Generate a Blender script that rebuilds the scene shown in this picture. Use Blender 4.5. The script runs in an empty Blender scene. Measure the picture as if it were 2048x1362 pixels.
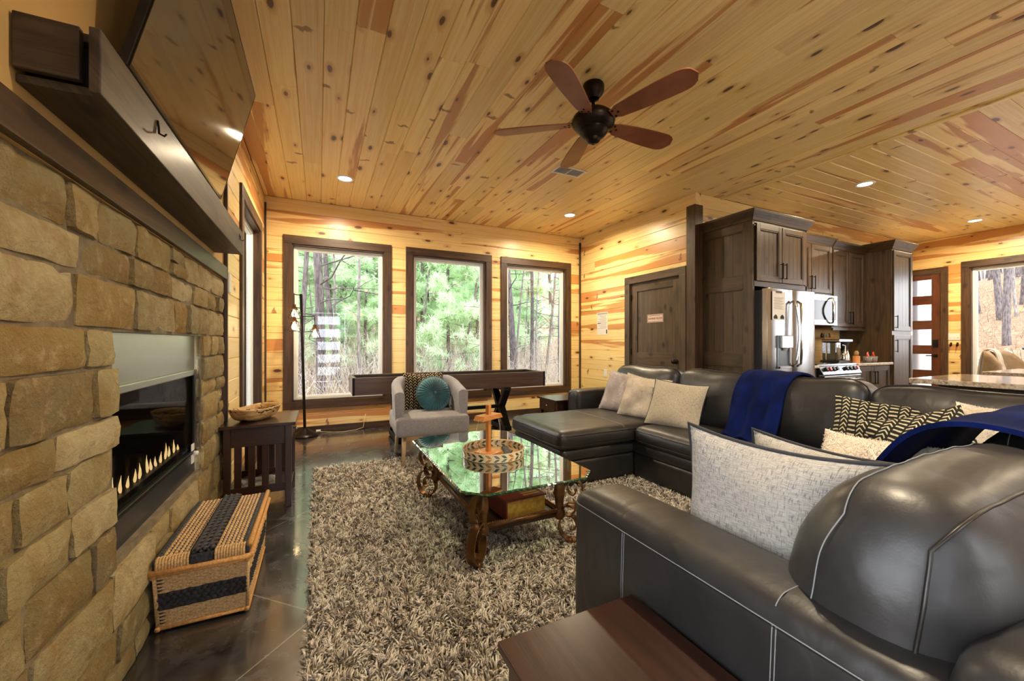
import bpy, bmesh, math, random
import numpy as np
from mathutils import Vector, Matrix, noise, Euler
sc = bpy.context.scene
COL = sc.collection
PI = math.pi
def R(d): return math.radians(d)
random.seed(7); np.random.seed(7)

# ------------------------------------------------------------------ camera
cam_d = bpy.data.cameras.new('camera'); cam = bpy.data.objects.new('camera', cam_d); COL.objects.link(cam)
cam.location = (0, 0, 1.19); cam.rotation_euler = (R(90), 0, -math.atan(386/800.7))
cam_d.sensor_width = 36; cam_d.lens = 800.7/2048*36; cam_d.shift_y = 4/2048; cam_d.clip_start = .02; cam_d.clip_end = 300
sc.camera = cam
# ------------------------------------------------------------------ view transform
vs = sc.view_settings
vs.view_transform = 'Standard'; vs.look = 'None'; vs.gamma = 1; vs.use_curve_mapping = False
vs.exposure = 0.5
# ------------------------------------------------------------------ world: bright overcast sky
w = bpy.data.worlds.new('overcast_sky'); sc.world = w; w.use_nodes = True
wn = w.node_tree; wn.nodes.clear()
wo = wn.nodes.new('ShaderNodeOutputWorld'); wb = wn.nodes.new('ShaderNodeBackground')
wt = wn.nodes.new('ShaderNodeTexCoord'); wsep = wn.nodes.new('ShaderNodeSeparateXYZ'); wr = wn.nodes.new('ShaderNodeValToRGB')
wn.links.new(wt.outputs['Generated'], wsep.inputs[0]); wn.links.new(wsep.outputs[2], wr.inputs[0])
wr.color_ramp.elements[0].position = 0.0; wr.color_ramp.elements[0].color = (.95, .97, 1, 1)
wr.color_ramp.elements[1].position = .8; wr.color_ramp.elements[1].color = (.80, .88, 1, 1)
wb.inputs[1].default_value = 7.2
wn.links.new(wr.outputs[0], wb.inputs[0]); wn.links.new(wb.outputs[0], wo.inputs[0])
# ------------------------------------------------------------------ large area lights: daylight entering by the windows
def portal(name, loc, rot, sx, sy):
    l = bpy.data.lights.new(name, 'AREA'); l.shape = 'RECTANGLE'; l.size = sx; l.size_y = sy; l.cycles.is_portal = True
    o = bpy.data.objects.new(name, l); COL.objects.link(o); o.location = loc; o.rotation_euler = rot
    return o
for x in (2.225, 5.725, 9.175): portal('portal_added_rear_window', (x, -1.60, 1.445), (R(90), 0, 0), .85, 2.05)
portal('portal_side_window', (-.83, -.25, 1.445), (R(90), 0, R(-90)), 1.7, 2.05)
for y, wd in ((1.83, 1.86), (-.4, 1.8)): portal('portal_front_window', (10.18, y, 1.445), (R(90), 0, R(90)), wd, 2.05)
for x in (.26, 1.81, 3.32): portal('portal_far_window', (x, 6.1, 1.445), (R(-90), 0, 0), 1.15, 2.05)
portal('portal_side_window', (-.83, 4.825, 1.445), (R(90), 0, R(-90)), 1.15, 2.05)
CAN_POWER = 42; CAN_COL = (1.0, .81, .55)

# ------------------------------------------------------------------ mesh builder
class MB:
    def __init__(s): s.v = []; s.f = []; s.uv = None
    def add(s, vs, fs):
        o = len(s.v); s.v.extend([tuple(p) for p in vs]); s.f.extend([tuple(i+o for i in f) for f in fs]); return s
    def box(s, x0, y0, z0, x1, y1, z1, M=None):
        vs = [Vector(p) for p in ((x0,y0,z0),(x1,y0,z0),(x1,y1,z0),(x0,y1,z0),(x0,y0,z1),(x1,y0,z1),(x1,y1,z1),(x0,y1,z1))]
        if M is not None: vs = [M @ p for p in vs]
        return s.add(vs, [(0,3,2,1),(4,5,6,7),(0,1,5,4),(1,2,6,5),(2,3,7,6),(3,0,4,7)])
    def prism(s, poly, a, b, axis=2, M=None):
        n = len(poly); vs = []
        for h in (a, b):
            for p, q in poly:
                vs.append(Vector({0:(h,p,q),1:(p,h,q),2:(p,q,h)}[axis]))
        if M is not None: vs = [M @ p for p in vs]
        fs = [tuple(range(n-1,-1,-1)), tuple(range(n,2*n))] + [(i,(i+1)%n,n+(i+1)%n,n+i) for i in range(n)]
        return s.add(vs, fs)
    def lathe(s, prof, c=(0,0,0), n=24, M=None, cap=True):
        vs = []; k = len(prof)
        for i in range(n):
            a = 2*PI*i/n
            for r, z in prof: vs.append(Vector((c[0]+r*math.cos(a), c[1]+r*math.sin(a), c[2]+z)))
        if M is not None: vs = [M @ p for p in vs]
        fs = [(i*k+j, ((i+1)%n)*k+j, ((i+1)%n)*k+j+1, i*k+j+1) for i in range(n) for j in range(k-1)]
        if cap:
            if prof[0][0] > 1e-5: fs.append(tuple(i*k for i in range(n))[::-1])
            if prof[-1][0] > 1e-5: fs.append(tuple(i*k+k-1 for i in range(n)))
        return s.add(vs, fs)
    def tube(s, pts, r, n=8, closed=False, cap=True):
        pts = [Vector(p) for p in pts]; m = len(pts); vs = []; up = None
        for i, p in enumerate(pts):
            if closed: t = pts[(i+1)%m]-pts[i-1]
            else: t = pts[min(i+1,m-1)]-pts[max(i-1,0)]
            if t.length < 1e-9: t = Vector((0,0,1))
            t.normalize()
            if up is None:
                up = Vector((0,0,1)) if abs(t.z) < .9 else Vector((1,0,0))
            up = up - t*up.dot(t)
            if up.length < 1e-6: up = t.orthogonal()
            up.normalize(); sd = t.cross(up)
            rr = r[i] if isinstance(r, (list, tuple)) else r
            for k in range(n):
                a = 2*PI*k/n; vs.append(p+up*(rr*math.cos(a))+sd*(rr*math.sin(a)))
        fs = [(i*n+k, i*n+(k+1)%n, ((i+1)%m)*n+(k+1)%n, ((i+1)%m)*n+k) for i in range(m if closed else m-1) for k in range(n)]
        if cap and not closed: fs += [tuple(range(n))[::-1], tuple(range((m-1)*n, m*n))]
        return s.add(vs, fs)
    def ribbon(s, pts, side, w, t):
        """flat bar of width w (along side) and thickness t swept along pts"""
        pts = [Vector(p) for p in pts]; side = Vector(side).normalized(); m = len(pts); vs = []
        for i, p in enumerate(pts):
            tg = (pts[min(i+1,m-1)]-pts[max(i-1,0)]).normalized(); nn = tg.cross(side).normalized()
            ww = w[i] if isinstance(w, list) else w
            vs += [p-side*ww/2-nn*t/2, p+side*ww/2-nn*t/2, p+side*ww/2+nn*t/2, p-side*ww/2+nn*t/2]
        fs = [(i*4+k, i*4+(k+1)%4, (i+1)*4+(k+1)%4, (i+1)*4+k) for i in range(m-1) for k in range(4)]
        fs += [(3,2,1,0), tuple((m-1)*4+k for k in range(4))]
        return s.add(vs, fs)
    def grid(s, fn, nu, nv, uv=False, flip=False):
        o = len(s.v); vs = [tuple(fn(i/nu, j/nv)) for i in range(nu+1) for j in range(nv+1)]
        fs = []
        for i in range(nu):
            for j in range(nv):
                q = (i*(nv+1)+j, (i+1)*(nv+1)+j, (i+1)*(nv+1)+j+1, i*(nv+1)+j+1)
                fs.append(q[::-1] if flip else q)
        s.add(vs, fs)
        if uv:
            if s.uv is None: s.uv = {}
            for i in range(nu+1):
                for j in range(nv+1): s.uv[o+i*(nv+1)+j] = (i/nu, j/nv)
        return s
    def ball(s, c, r, n=10, sq=(1,1,1)):
        k = max(4, n//2)
        prof = [(max(1e-6,math.sin(PI*i/k))*r, -math.cos(PI*i/k)*r) for i in range(k+1)]
        M = Matrix.Translation(c) @ Matrix.Diagonal((sq[0],sq[1],sq[2],1))
        return s.lathe(prof, n=n, M=M, cap=False)

OFF = {}
def mesh(name, mb, m=None, smooth=False, off=(0,0,0)):
    me = bpy.data.meshes.new(name)
    vs = [(p[0]-off[0], p[1]-off[1], p[2]-off[2]) for p in mb.v] if any(off) else mb.v
    me.from_pydata(vs, [], mb.f)
    if mb.uv is not None:
        ul = me.uv_layers.new(name='UVMap'); li = np.empty(len(me.loops), np.int32); me.loops.foreach_get('vertex_index', li)
        uv = np.zeros((len(li), 2), np.float32)
        for i, vi in enumerate(li): uv[i] = mb.uv.get(int(vi), (0, 0))
        ul.data.foreach_set('uv', uv.ravel())
    if m is not None: me.materials.append(m)
    if smooth: me.shade_smooth()
    me.update(); return me
def obj(name, mb, m=None, parent=None, smooth=False, bevel=0, seg=2, auto=None, sub=0, label=None, origin=None, kind=None):
    off = OFF.get(parent.name, (0,0,0)) if parent is not None else (origin or (0,0,0))
    me = mb if isinstance(mb, bpy.types.Mesh) else mesh(name, mb, m, smooth, off)
    o = bpy.data.objects.new(name, me); COL.objects.link(o)
    if parent is not None: o.parent = parent; OFF[o.name] = off
    elif origin: o.location = origin; OFF[o.name] = tuple(origin)
    if bevel:
        b = o.modifiers.new('bevel', 'BEVEL'); b.width = bevel; b.segments = seg; b.limit_method = 'ANGLE'; b.angle_limit = R(40)
        b.harden_normals = False
    if sub:
        b = o.modifiers.new('sub', 'SUBSURF'); b.levels = sub; b.render_levels = sub
    if auto is not None: me.set_sharp_from_angle(angle=R(auto))
    if label: o['label'] = label
    if kind: o['kind'] = kind
    return o
def thing(name, label, cat, loc=(0,0,0), rotz=0, group=None, local=False):
    o = bpy.data.objects.new(name, None); COL.objects.link(o); o.location = loc; o.rotation_euler = (0,0,rotz)
    o['label'] = label; o['category'] = cat
    if group: o['group'] = group
    OFF[o.name] = (0,0,0) if local else tuple(loc)
    o.empty_display_size = .05
    return o
def tag(o, label, cat, group=None, kind=None):
    o['label'] = label; o['category'] = cat
    if group: o['group'] = group
    if kind: o['kind'] = kind
    return o
def struct(o): o['kind'] = 'structure'; return o
def dup(root, loc, rotz=None, label=None, group=None):
    r = root.copy(); COL.objects.link(r); r.location = loc
    if rotz is not None: r.rotation_euler = (0,0,rotz)
    if label: r['label'] = label
    if group: r['group'] = group
    for ch in list(root.children):
        c = ch.copy(); COL.objects.link(c); c.parent = r
        for g in list(ch.children):
            d = g.copy(); COL.objects.link(d); d.parent = c
    return r

# ------------------------------------------------------------------ soft box and pillow shapes
def soft_fn(size, r, bulge=(0,0,0), wr=0, seed=0, wscale=5.0):
    w, d, h = size[0]/2, size[1]/2, size[2]/2
    so = Vector((seed*3.17, seed*7.31, seed*1.93))
    def f(x, y, z):
        p = Vector((x*w, y*d, z*h))
        c = Vector((max(-w+r, min(w-r, p.x)), max(-d+r, min(d-r, p.y)), max(-h+r, min(h-r, p.z))))
        q = p-c
        if q.length > 1e-9: p = c+q.normalized()*r
        nx, ny, nz = p.x/w, p.y/d, p.z/h
        p.x += bulge[0]*nx*(1-ny*ny)*(1-nz*nz); p.y += bulge[1]*ny*(1-nx*nx)*(1-nz*nz); p.z += bulge[2]*nz*(1-nx**4)*(1-ny**4)
        if wr:
            k = noise.noise(p*wscale+so)*wr + noise.noise(Vector((p.x*wscale*3.1, p.y*wscale*1.1, p.z*wscale*2.2))+so)*wr*.4
            g = Vector((nx**3/w*.3, ny**3/d*.3, nz**3/h*.3))
            if g.length > 1e-6: p += g.normalized()*k
        return p
    return f
def soft_box(mb, size, r, M, n=12, bulge=(0,0,0), wr=0, seed=0, wscale=5.0):
    f = soft_fn(size, r, bulge, wr, seed, wscale)
    mx = max(size); ns = [max(4, int(round(n*s/mx))) for s in size]
    def ax(t):   # denser toward the edges
        t = 2*t-1; return math.sin(t*PI/2)*.75+t*.25
    key = {}
    def vid(p):
        k = (round(p[0],5), round(p[1],5), round(p[2],5))
        if k not in key:
            key[k] = len(mb.v); mb.v.append(tuple(M @ f(*p)))
        return key[k]
    for a in range(3):
        u, v = (a+1)%3, (a+2)%3
        for sg in (-1, 1):
            for i in range(ns[u]):
                for j in range(ns[v]):
                    q = []
                    for di, dj in ((0,0),(1,0),(1,1),(0,1)):
                        p = [0,0,0]; p[a] = sg; p[u] = ax((i+di)/ns[u]); p[v] = ax((j+dj)/ns[v]); q.append(vid(p))
                    mb.f.append(tuple(q if sg > 0 else q[::-1]))
    return f
def soft_seam(mb, f, M, path, r, n=6, closed=False):
    mb.tube([M @ (f(*p)) for p in path], r, n, closed)
def edge_loop(axis, s, inset=.97, k=10):
    """closed path round the box face axis=s, on the face border"""
    u, v = (axis+1)%3, (axis+2)%3; out = []
    for a, b in (((-1,-1),(1,-1)),((1,-1),(1,1)),((1,1),(-1,1)),((-1,1),(-1,-1))):
        for i in range(k):
            t = i/k; p = [0,0,0]; p[axis] = s; p[u] = a[0]+(b[0]-a[0])*t; p[v] = a[1]+(b[1]-a[1])*t; out.append(tuple(p))
    return out
def pillow_pt(u, v, side, W, H, T, seed=0, ear=.09, wr=.006):
    x = u*W/2*(1-ear*(1-v*v)*abs(u)); y = v*H/2*(1-ear*(1-u*u)*abs(v))
    t = max(0, (1-abs(u)**2.6)*(1-abs(v)**2.6))**.55*T/2
    p = Vector((x, y, side*t))
    k = noise.noise(Vector((x*7+seed*5, y*7, side*2+seed)))*wr*4*min(1, t/(T/2)+.15)
    p.z += side*k+noise.noise(Vector((x*4, y*4, seed*9.7)))*wr*2.5
    return p
def pillow(name, root, m, W, H, T, M, n=22, seed=0, ear=.09, wr=.006, pipe=None, pr=.006):
    mb = MB()
    off = OFF.get(root.name, (0,0,0))
    MM = Matrix.Translation(Vector(off)) @ M if any(off) else M
    for sd in (1, -1):
        mb.grid(lambda a, b: MM @ pillow_pt(2*a-1, 2*b-1, sd, W, H, T, seed, ear, wr), n, n, uv=True, flip=(sd < 0))
    o = obj(name, mb, m, root, smooth=True)
    if pipe is not None:
        pts = []
        for a, b in (((-1,-1),(1,-1)),((1,-1),(1,1)),((1,1),(-1,1)),((-1,1),(-1,-1))):
            for i in range(14):
                t = i/14; pts.append(MM @ pillow_pt(a[0]+(b[0]-a[0])*t, a[1]+(b[1]-a[1])*t, 1, W, H, T, seed, ear, wr))
        obj('piping', MB().tube(pts, pr, 6, True), pipe, root, smooth=True)
    return o
def frame_M(origin, xdir, ydir):
    x = Vector(xdir).normalized(); y = Vector(ydir); y = (y-x*y.dot(x)).normalized(); z = x.cross(y)
    M = Matrix((x, y, z)).transposed().to_4x4(); M.translation = Vector(origin); return M
def fur(name, root, m, base, count, length, rad, seed=1, jitter=.6):
    """short curled strands grown on the faces of base (object), joined into one part"""
    me = base.data; rng = np.random.default_rng(seed)
    me.calc_loop_triangles()
    tri = np.array([t.vertices[:] for t in me.loop_triangles]); co = np.array([v.co[:] for v in me.vertices])
    a, b, c = co[tri[:,0]], co[tri[:,1]], co[tri[:,2]]
    nr = np.cross(b-a, c-a); ar = np.linalg.norm(nr, axis=1)+1e-12; nn = nr/ar[:,None]
    idx = rng.choice(len(tri), count, p=ar/ar.sum())
    r1 = np.sqrt(rng.random(count)); r2 = rng.random(count)
    p = a[idx]*(1-r1)[:,None]+b[idx]*(r1*(1-r2))[:,None]+c[idx]*(r1*r2)[:,None]
    d = nn[idx]+rng.normal(0, jitter, (count,3)); d[:,2] -= .15; d /= np.linalg.norm(d, axis=1)[:,None]
    L = length*(.6+.8*rng.random(count))
    sdv = np.cross(d, rng.normal(0,1,(count,3))); sdv /= np.linalg.norm(sdv, axis=1)[:,None]
    s2 = np.cross(d, sdv)
    V = np.empty((count, 4, 3)); 
    V[:,0] = p+sdv*rad; V[:,1] = p-sdv*rad*.5+s2*rad*.87; V[:,2] = p-sdv*rad*.5-s2*rad*.87; V[:,3] = p+d*L[:,None]+sdv*(L*.25)[:,None]
    F = np.array([[0,1,3],[1,2,3],[2,0,3]])
    FF = (np.arange(count)[:,None,None]*4+F[None]).reshape(-1,3)
    nm = bpy.data.meshes.new(name); nm.from_pydata(V.reshape(-1,3).tolist(), [], FF.tolist()); nm.materials.append(m); nm.shade_smooth()
    o = bpy.data.objects.new(name, nm); COL.objects.link(o); o.parent = root; o['kind'] = 'stuff'
    return o
# ------------------------------------------------------------------ materials
def srgb(r, g, b):
    f = lambda c: (c/255/12.92 if c/255 <= .04045 else ((c/255+.055)/1.055)**2.4)
    return (f(r), f(g), f(b), 1)
class NT:
    def __init__(s, name):
        s.m = bpy.data.materials.new(name); s.m.use_nodes = True; s.t = s.m.node_tree; s.t.nodes.clear()
        s.out = s.t.nodes.new('ShaderNodeOutputMaterial'); s.b = s.t.nodes.new('ShaderNodeBsdfPrincipled')
        s.t.links.new(s.b.outputs[0], s.out.inputs[0])
    def n(s, ty, **kw):
        nd = s.t.nodes.new('ShaderNode'+ty)
        for k, v in kw.items(): setattr(nd, k, v)
        return nd
    def l(s, a, b): s.t.links.new(a, b)
    def inp(s, nd, i, v):
        if isinstance(v, bpy.types.NodeSocket): s.l(v, nd.inputs[i])
        else: nd.inputs[i].default_value = v
    def math(s, op, a, b=0, c=0, clamp=False):
        nd = s.n('Math', operation=op); nd.use_clamp = clamp
        s.inp(nd, 0, a); s.inp(nd, 1, b)
        if op in ('MULTIPLY_ADD', 'SMOOTH_MIN', 'COMPARE'): s.inp(nd, 2, c)
        return nd.outputs[0]
    def sep(s, v):
        nd = s.n('SeparateXYZ'); s.l(v, nd.inputs[0]); return nd.outputs
    def comb(s, x=0, y=0, z=0):
        nd = s.n('CombineXYZ'); s.inp(nd, 0, x); s.inp(nd, 1, y); s.inp(nd, 2, z); return nd.outputs[0]
    def pos(s, rnd=True, obj=False):
        p = s.n('TexCoord').outputs['Object'] if obj else s.n('NewGeometry').outputs['Position']
        if not rnd: return p
        r = s.n('ObjectInfo').outputs['Random']; a = s.math('MULTIPLY', r, 91.7)
        nd = s.n('VectorMath', operation='ADD'); s.l(p, nd.inputs[0]); s.l(s.comb(a, s.math('MULTIPLY', r, 57.3), s.math('MULTIPLY', r, 31.9)), nd.inputs[1])
        return nd.outputs[0]
    def rand(s): return s.n('ObjectInfo').outputs['Random']
    def scale(s, v, x, y, z):
        nd = s.n('VectorMath', operation='MULTIPLY'); s.l(v, nd.inputs[0]); nd.inputs[1].default_value = (x, y, z); return nd.outputs[0]
    def noise(s, v, sc_=5, det=4, rough=.55, dist=0, out=0):
        nd = s.n('TexNoise'); s.l(v, nd.inputs['Vector']); nd.inputs['Scale'].default_value = sc_; nd.inputs['Detail'].default_value = det
        nd.inputs['Roughness'].default_value = rough; nd.inputs['Distortion'].default_value = dist; return nd.outputs[out]
    def ramp(s, f, *stops, interp='LINEAR'):
        nd = s.n('ValToRGB'); s.inp(nd, 0, f); cr = nd.color_ramp; cr.interpolation = interp
        while len(cr.elements) < len(stops): cr.elements.new(1)
        for e, (p, c) in zip(cr.elements, stops): e.position = p; e.color = c if len(c) == 4 else (*c, 1)
        return nd.outputs[0]
    def step(s, f, lo, hi):
        nd = s.n('MapRange', interpolation_type='SMOOTHSTEP'); s.inp(nd, 0, f); nd.inputs[1].default_value = lo; nd.inputs[2].default_value = hi
        return nd.outputs[0]
    def mix(s, f, a, b, mode='MIX'):
        nd = s.n('Mix', data_type='RGBA', blend_type=mode); s.inp(nd, 0, f); s.inp(nd, 6, a); s.inp(nd, 7, b); return nd.outputs[2]
    def bump(s, h, st=.2, dist=.01):
        nd = s.n('Bump'); s.inp(nd, 'Height', h); nd.inputs['Strength'].default_value = st; nd.inputs['Distance'].default_value = dist
        s.l(nd.outputs[0], s.b.inputs['Normal']); return nd
    def set(s, **kw):
        names = dict(col='Base Color', rough='Roughness', metal='Metallic', spec='Specular IOR Level', coat='Coat Weight', coatr='Coat Roughness',
                     sheen='Sheen Weight', emit='Emission Color', es='Emission Strength', trans='Transmission Weight', ior='IOR', alpha='Alpha', sub='Subsurface Weight')
        for k, v in kw.items(): s.inp(s.b, names[k], v)
        return s
def flat(name, col, rough=.5, **kw):
    t = NT(name); t.set(col=col, rough=rough, **kw); return t.m
def mottled(name, a, b, scale=6, rough=.5, bump=.1, bs=40, stretch=(1,1,1), obj=False, lo=.35, hi=.65, dist=.003, **kw):
    t = NT(name); p = t.pos(obj=obj); v = t.scale(p, *stretch)
    t.set(col=t.mix(t.step(t.noise(v, scale, 5), lo, hi), a, b), rough=rough, **kw)
    if bump: t.bump(t.noise(v, bs, 3), bump, dist)
    return t.m
def swz(t, p, axis):
    """return along-grain, across, other sockets"""
    x, y, z = t.sep(p)
    return {'x': (x, z, y), 'y': (y, x, z), 'z': (z, x, y), 'xc': (x, y, z)}[axis]
def pine(name, axis, light, mid, dark, rough=.33, knot=1.0):
    t = NT(name); p = t.pos(); a, b, c = swz(t, p, axis)
    bc = t.math('ADD', b, c); r = t.rand()
    # knots: one candidate per stretched cell
    kv = t.comb(t.math('MULTIPLY', a, 2.1), t.math('MULTIPLY', bc, 5.2), 0)
    wob = t.noise(t.comb(t.math('MULTIPLY', a, 9), t.math('MULTIPLY', bc, 14), 0), 1, 2)
    vo = t.n('TexVoronoi', voronoi_dimensions='2D'); t.l(kv, vo.inputs['Vector']); vo.inputs['Scale'].default_value = 1
    kr = t.sep(vo.outputs['Color'])[0]
    size = t.math('MULTIPLY_ADD', t.math('POWER', kr, 2.5), .105*knot, .012)
    d = t.math('ADD', t.math('SUBTRACT', vo.outputs['Distance'], size), t.math('MULTIPLY', t.math('SUBTRACT', wob, .5), .07))
    k_in = t.math('SUBTRACT', 1, t.step(d, -.02, .02)); k_halo = t.math('SUBTRACT', 1, t.step(d, .0, .16))
    k_on = t.step(kr, .45, .47); k_in = t.math('MULTIPLY', k_in, k_on); k_halo = t.math('MULTIPLY', k_halo, k_on)
    # fine grain, bent a little round the knots
    gb = t.math('ADD', t.math('MULTIPLY', bc, 26), t.math('MULTIPLY', k_halo, 1.3))
    g = t.noise(t.comb(t.math('MULTIPLY', a, .7), gb, 0), 1.4, 5, .6, .4)
    g2 = t.noise(t.comb(t.math('MULTIPLY', a, 2), t.math('MULTIPLY', gb, 4.5), 0), 1.2, 3)
    heart = t.noise(t.comb(t.math('MULTIPLY', a, .36), t.math('MULTIPLY', bc, 6.2), 0), 1, 4, .55, .35)
    hm = t.step(t.math('ADD', heart, t.math('MULTIPLY', t.math('SUBTRACT', r, .5), .34)), .60, .66)
    col = t.mix(t.step(g, .3, .75), light, mid)
    col = t.mix(t.math('MULTIPLY', hm, .8), col, dark)
    col = t.mix(t.math('MULTIPLY', t.step(g2, .45, .8), .22), col, dark)
    col = t.mix(t.math('MULTIPLY', k_halo, .42), col, dark)
    col = t.mix(t.math('MULTIPLY', k_in, .9), col, srgb(74, 36, 14))
    # spike knots: branches cut lengthwise, lying across the grain
    vs_ = t.n('TexVoronoi', voronoi_dimensions='2D'); t.l(t.comb(t.math('ADD', t.math('MULTIPLY', a, 3.0), t.math('MULTIPLY', t.math('SUBTRACT', wob, .5), .35)), t.math('ADD', t.math('MULTIPLY', bc, 1.1), t.math('MULTIPLY', a, .35)), 0), vs_.inputs['Vector']); vs_.inputs['Scale'].default_value = 1
    sr = t.sep(vs_.outputs['Color'])[1]; sk = t.math('MULTIPLY', t.math('SUBTRACT', 1, t.step(vs_.outputs['Distance'], .035, .07)), t.step(sr, .72, .74)); col = t.mix(t.math('MULTIPLY', sk, .75), col, srgb(112, 58, 22))
    tint = t.n('HueSaturation'); t.l(col, tint.inputs['Color']); t.inp(tint, 'Value', t.math('MULTIPLY_ADD', r, .22, .88)); t.inp(tint, 'Hue', t.math('MULTIPLY_ADD', t.math('FRACT', t.math('MULTIPLY', r, 7.3)), .012, .494))
    t.set(col=tint.outputs[0], rough=t.math('MULTIPLY_ADD', g2, .12, rough-.05), coat=.12, coatr=.25)
    t.bump(t.math('SUBTRACT', g, t.math('MULTIPLY', k_in, .5)), .08, .004)
    return t.m
PL, PM, PD = srgb(250, 226, 164), srgb(241, 203, 126), srgb(184, 112, 46)
PINE = {a: pine('knotty_pine_'+a, a, PL, PM, PD) for a in ('x', 'y', 'xc')}
def stained(name, axis, a, b, c, rough=.45, coat=.1, sc_=1.0, knots=True):
    t = NT(name); p = t.pos(); u, v, w_ = swz(t, p, axis); vw = t.math('ADD', v, t.math('MULTIPLY', w_, .83))
    g = t.noise(t.comb(t.math('MULTIPLY', u, 1.1*sc_), t.math('MULTIPLY', vw, 24*sc_), 0), 1.3, 5, .62, 1.1)
    big = t.noise(t.comb(t.math('MULTIPLY', u, 1.6*sc_), t.math('MULTIPLY', vw, 5*sc_), 0), 1.2, 4)
    col = t.mix(t.step(g, .36, .66), a, b); col = t.mix(t.math('MULTIPLY', t.step(big, .52, .72), .75), col, c)
    if knots:
        vo = t.n('TexVoronoi', voronoi_dimensions='2D'); t.l(t.comb(t.math('MULTIPLY', u, 2.1), t.math('MULTIPLY', vw, 4.2), 0), vo.inputs['Vector']); vo.inputs['Scale'].default_value = 1
        kk = t.math('SUBTRACT', 1, t.step(vo.outputs['Distance'], .04, .13)); col = t.mix(t.math('MULTIPLY', kk, .7), col, srgb(22, 12, 7))
    t.set(col=col, rough=rough, coat=coat, coatr=.25); t.bump(g, .12, .004); return t.m
def tri(name, a, b, c, **kw): return {ax: stained(name+'_'+ax, ax, a, b, c, **kw) for ax in ('x', 'y', 'z')}
TRIM = tri('dark_stained_trim', srgb(58, 38, 23), srgb(86, 60, 37), srgb(36, 23, 14))
ALDER = tri('knotty_alder', srgb(54, 41, 26), srgb(78, 57, 32), srgb(31, 23, 16), rough=.38, coat=.12)
DOORW = tri('laundry_door_stain', srgb(70, 56, 42), srgb(94, 76, 55), srgb(50, 41, 34), rough=.4)
MANTEL = tri('weathered_mantel', srgb(58, 46, 36), srgb(84, 70, 54), srgb(36, 27, 21), rough=.6)
ESPR = tri('espresso_wood', srgb(44, 24, 17), srgb(58, 33, 23), srgb(32, 18, 13), rough=.32, coat=.2, knots=False)
SHUF = tri('walnut_laminate', srgb(84, 62, 52), srgb(106, 80, 68), srgb(66, 48, 40), rough=.35, knots=False)
MAHOG = tri('mahogany_door', srgb(74, 32, 22), srgb(98, 46, 30), srgb(58, 24, 17), rough=.3, coat=.3, knots=False)
OAKL = tri('light_oak', srgb(196, 168, 128), srgb(214, 188, 150), srgb(176, 146, 108), knots=False)
GAMEW = tri('game_wood', srgb(190, 122, 62), srgb(210, 146, 82), srgb(160, 94, 44), rough=.35, knots=False)
# --- stone, floor
def stone_mat():
    t = NT('ashlar_sandstone'); p = t.pos(); r = t.rand()
    n1 = t.noise(p, 5, 6, .65, .5); n2 = t.noise(p, 17, 5, .7); n3 = t.noise(t.scale(p, 1, 1, 4), 9, 4, .6, 1.2)
    base = t.ramp(r, (0, srgb(124, 114, 84)), (.22, srgb(160, 146, 104)), (.42, srgb(122, 106, 68)), (.6, srgb(178, 164, 126)), (.78, srgb(142, 116, 62)), (1, srgb(110, 104, 84)))
    col = t.mix(t.math('MULTIPLY', t.step(n1, .42, .68), .6), base, srgb(132, 98, 44))
    col = t.mix(t.math('MULTIPLY', t.step(n3, .55, .75), .45), col, srgb(92, 74, 50))
    col = t.mix(t.math('MULTIPLY', t.step(n2, .5, .75), .4), col, srgb(206, 188, 150))
    t.set(col=col, rough=.85, spec=.3); t.bump(t.math('ADD', n2, t.math('MULTIPLY', n1, .8)), 1.0, .016); return t.m
STONE = stone_mat()
MORTAR = mottled('grey_mortar', srgb(112, 100, 80), srgb(136, 122, 98), 14, .95, .6, 70, dist=.006)
def floor_mat():
    t = NT('stained_concrete'); p = t.pos(rnd=False); x, y, z = t.sep(p)
    n1 = t.noise(p, 1.9, 6, .66, 1.6); n2 = t.noise(p, 6, 5, .65, .6)
    col = t.ramp(n1, (.3, srgb(22, 21, 22)), (.45, srgb(44, 42, 43)), (.55, srgb(70, 68, 70)), (.66, srgb(40, 34, 32)), (.8, srgb(60, 58, 60)))
    col = t.mix(t.math('MULTIPLY', t.step(n2, .5, .72), .5), col, srgb(88, 88, 92))
    def joint(u):
        f = t.math('ABSOLUTE', t.math('SUBTRACT', t.math('FRACT', t.math('DIVIDE', u, .92)), .5)); return t.math('SUBTRACT', 1, t.step(f, .0018, .004))
    u = t.math('MULTIPLY', t.math('ADD', x, y), .7071); v = t.math('MULTIPLY', t.math('SUBTRACT', x, y), .7071)
    j = t.math('MAXIMUM', joint(u), joint(v)); col = t.mix(t.math('MULTIPLY', j, .55), col, srgb(168, 164, 160))
    t.set(col=col, rough=t.math('MULTIPLY_ADD', n2, .2, .16), spec=1.0, coat=1.0, coatr=.10)
    t.bump(t.math('SUBTRACT', t.math('MULTIPLY', n2, .3), j), .06, .004); return t.m
FLOOR = floor_mat()
DRYWALL = mottled('tan_drywall', srgb(196, 158, 96), srgb(202, 166, 104), 3, .9, .15, 90)
BACKING = flat('wall_backing', srgb(60, 40, 22), .9)
WHITE = flat('white_vinyl', srgb(232, 234, 232), .35)
WPLAST = flat('white_plastic', srgb(238, 238, 234), .3)
BLACKM = flat('black_metal', srgb(24, 22, 22), .4, metal=.6)
BRONZE = flat('oil_rubbed_bronze', srgb(36, 28, 24), .35, metal=.7)
BLACK = flat('matte_black', srgb(14, 14, 15), .5)
BLKGLOSS = flat('gloss_black', srgb(10, 11, 13), .1, spec=.35)
SCREEN = flat('tv_glass', srgb(10, 10, 10), .05, ior=2.3, spec=.9)
STEEL = None
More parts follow.
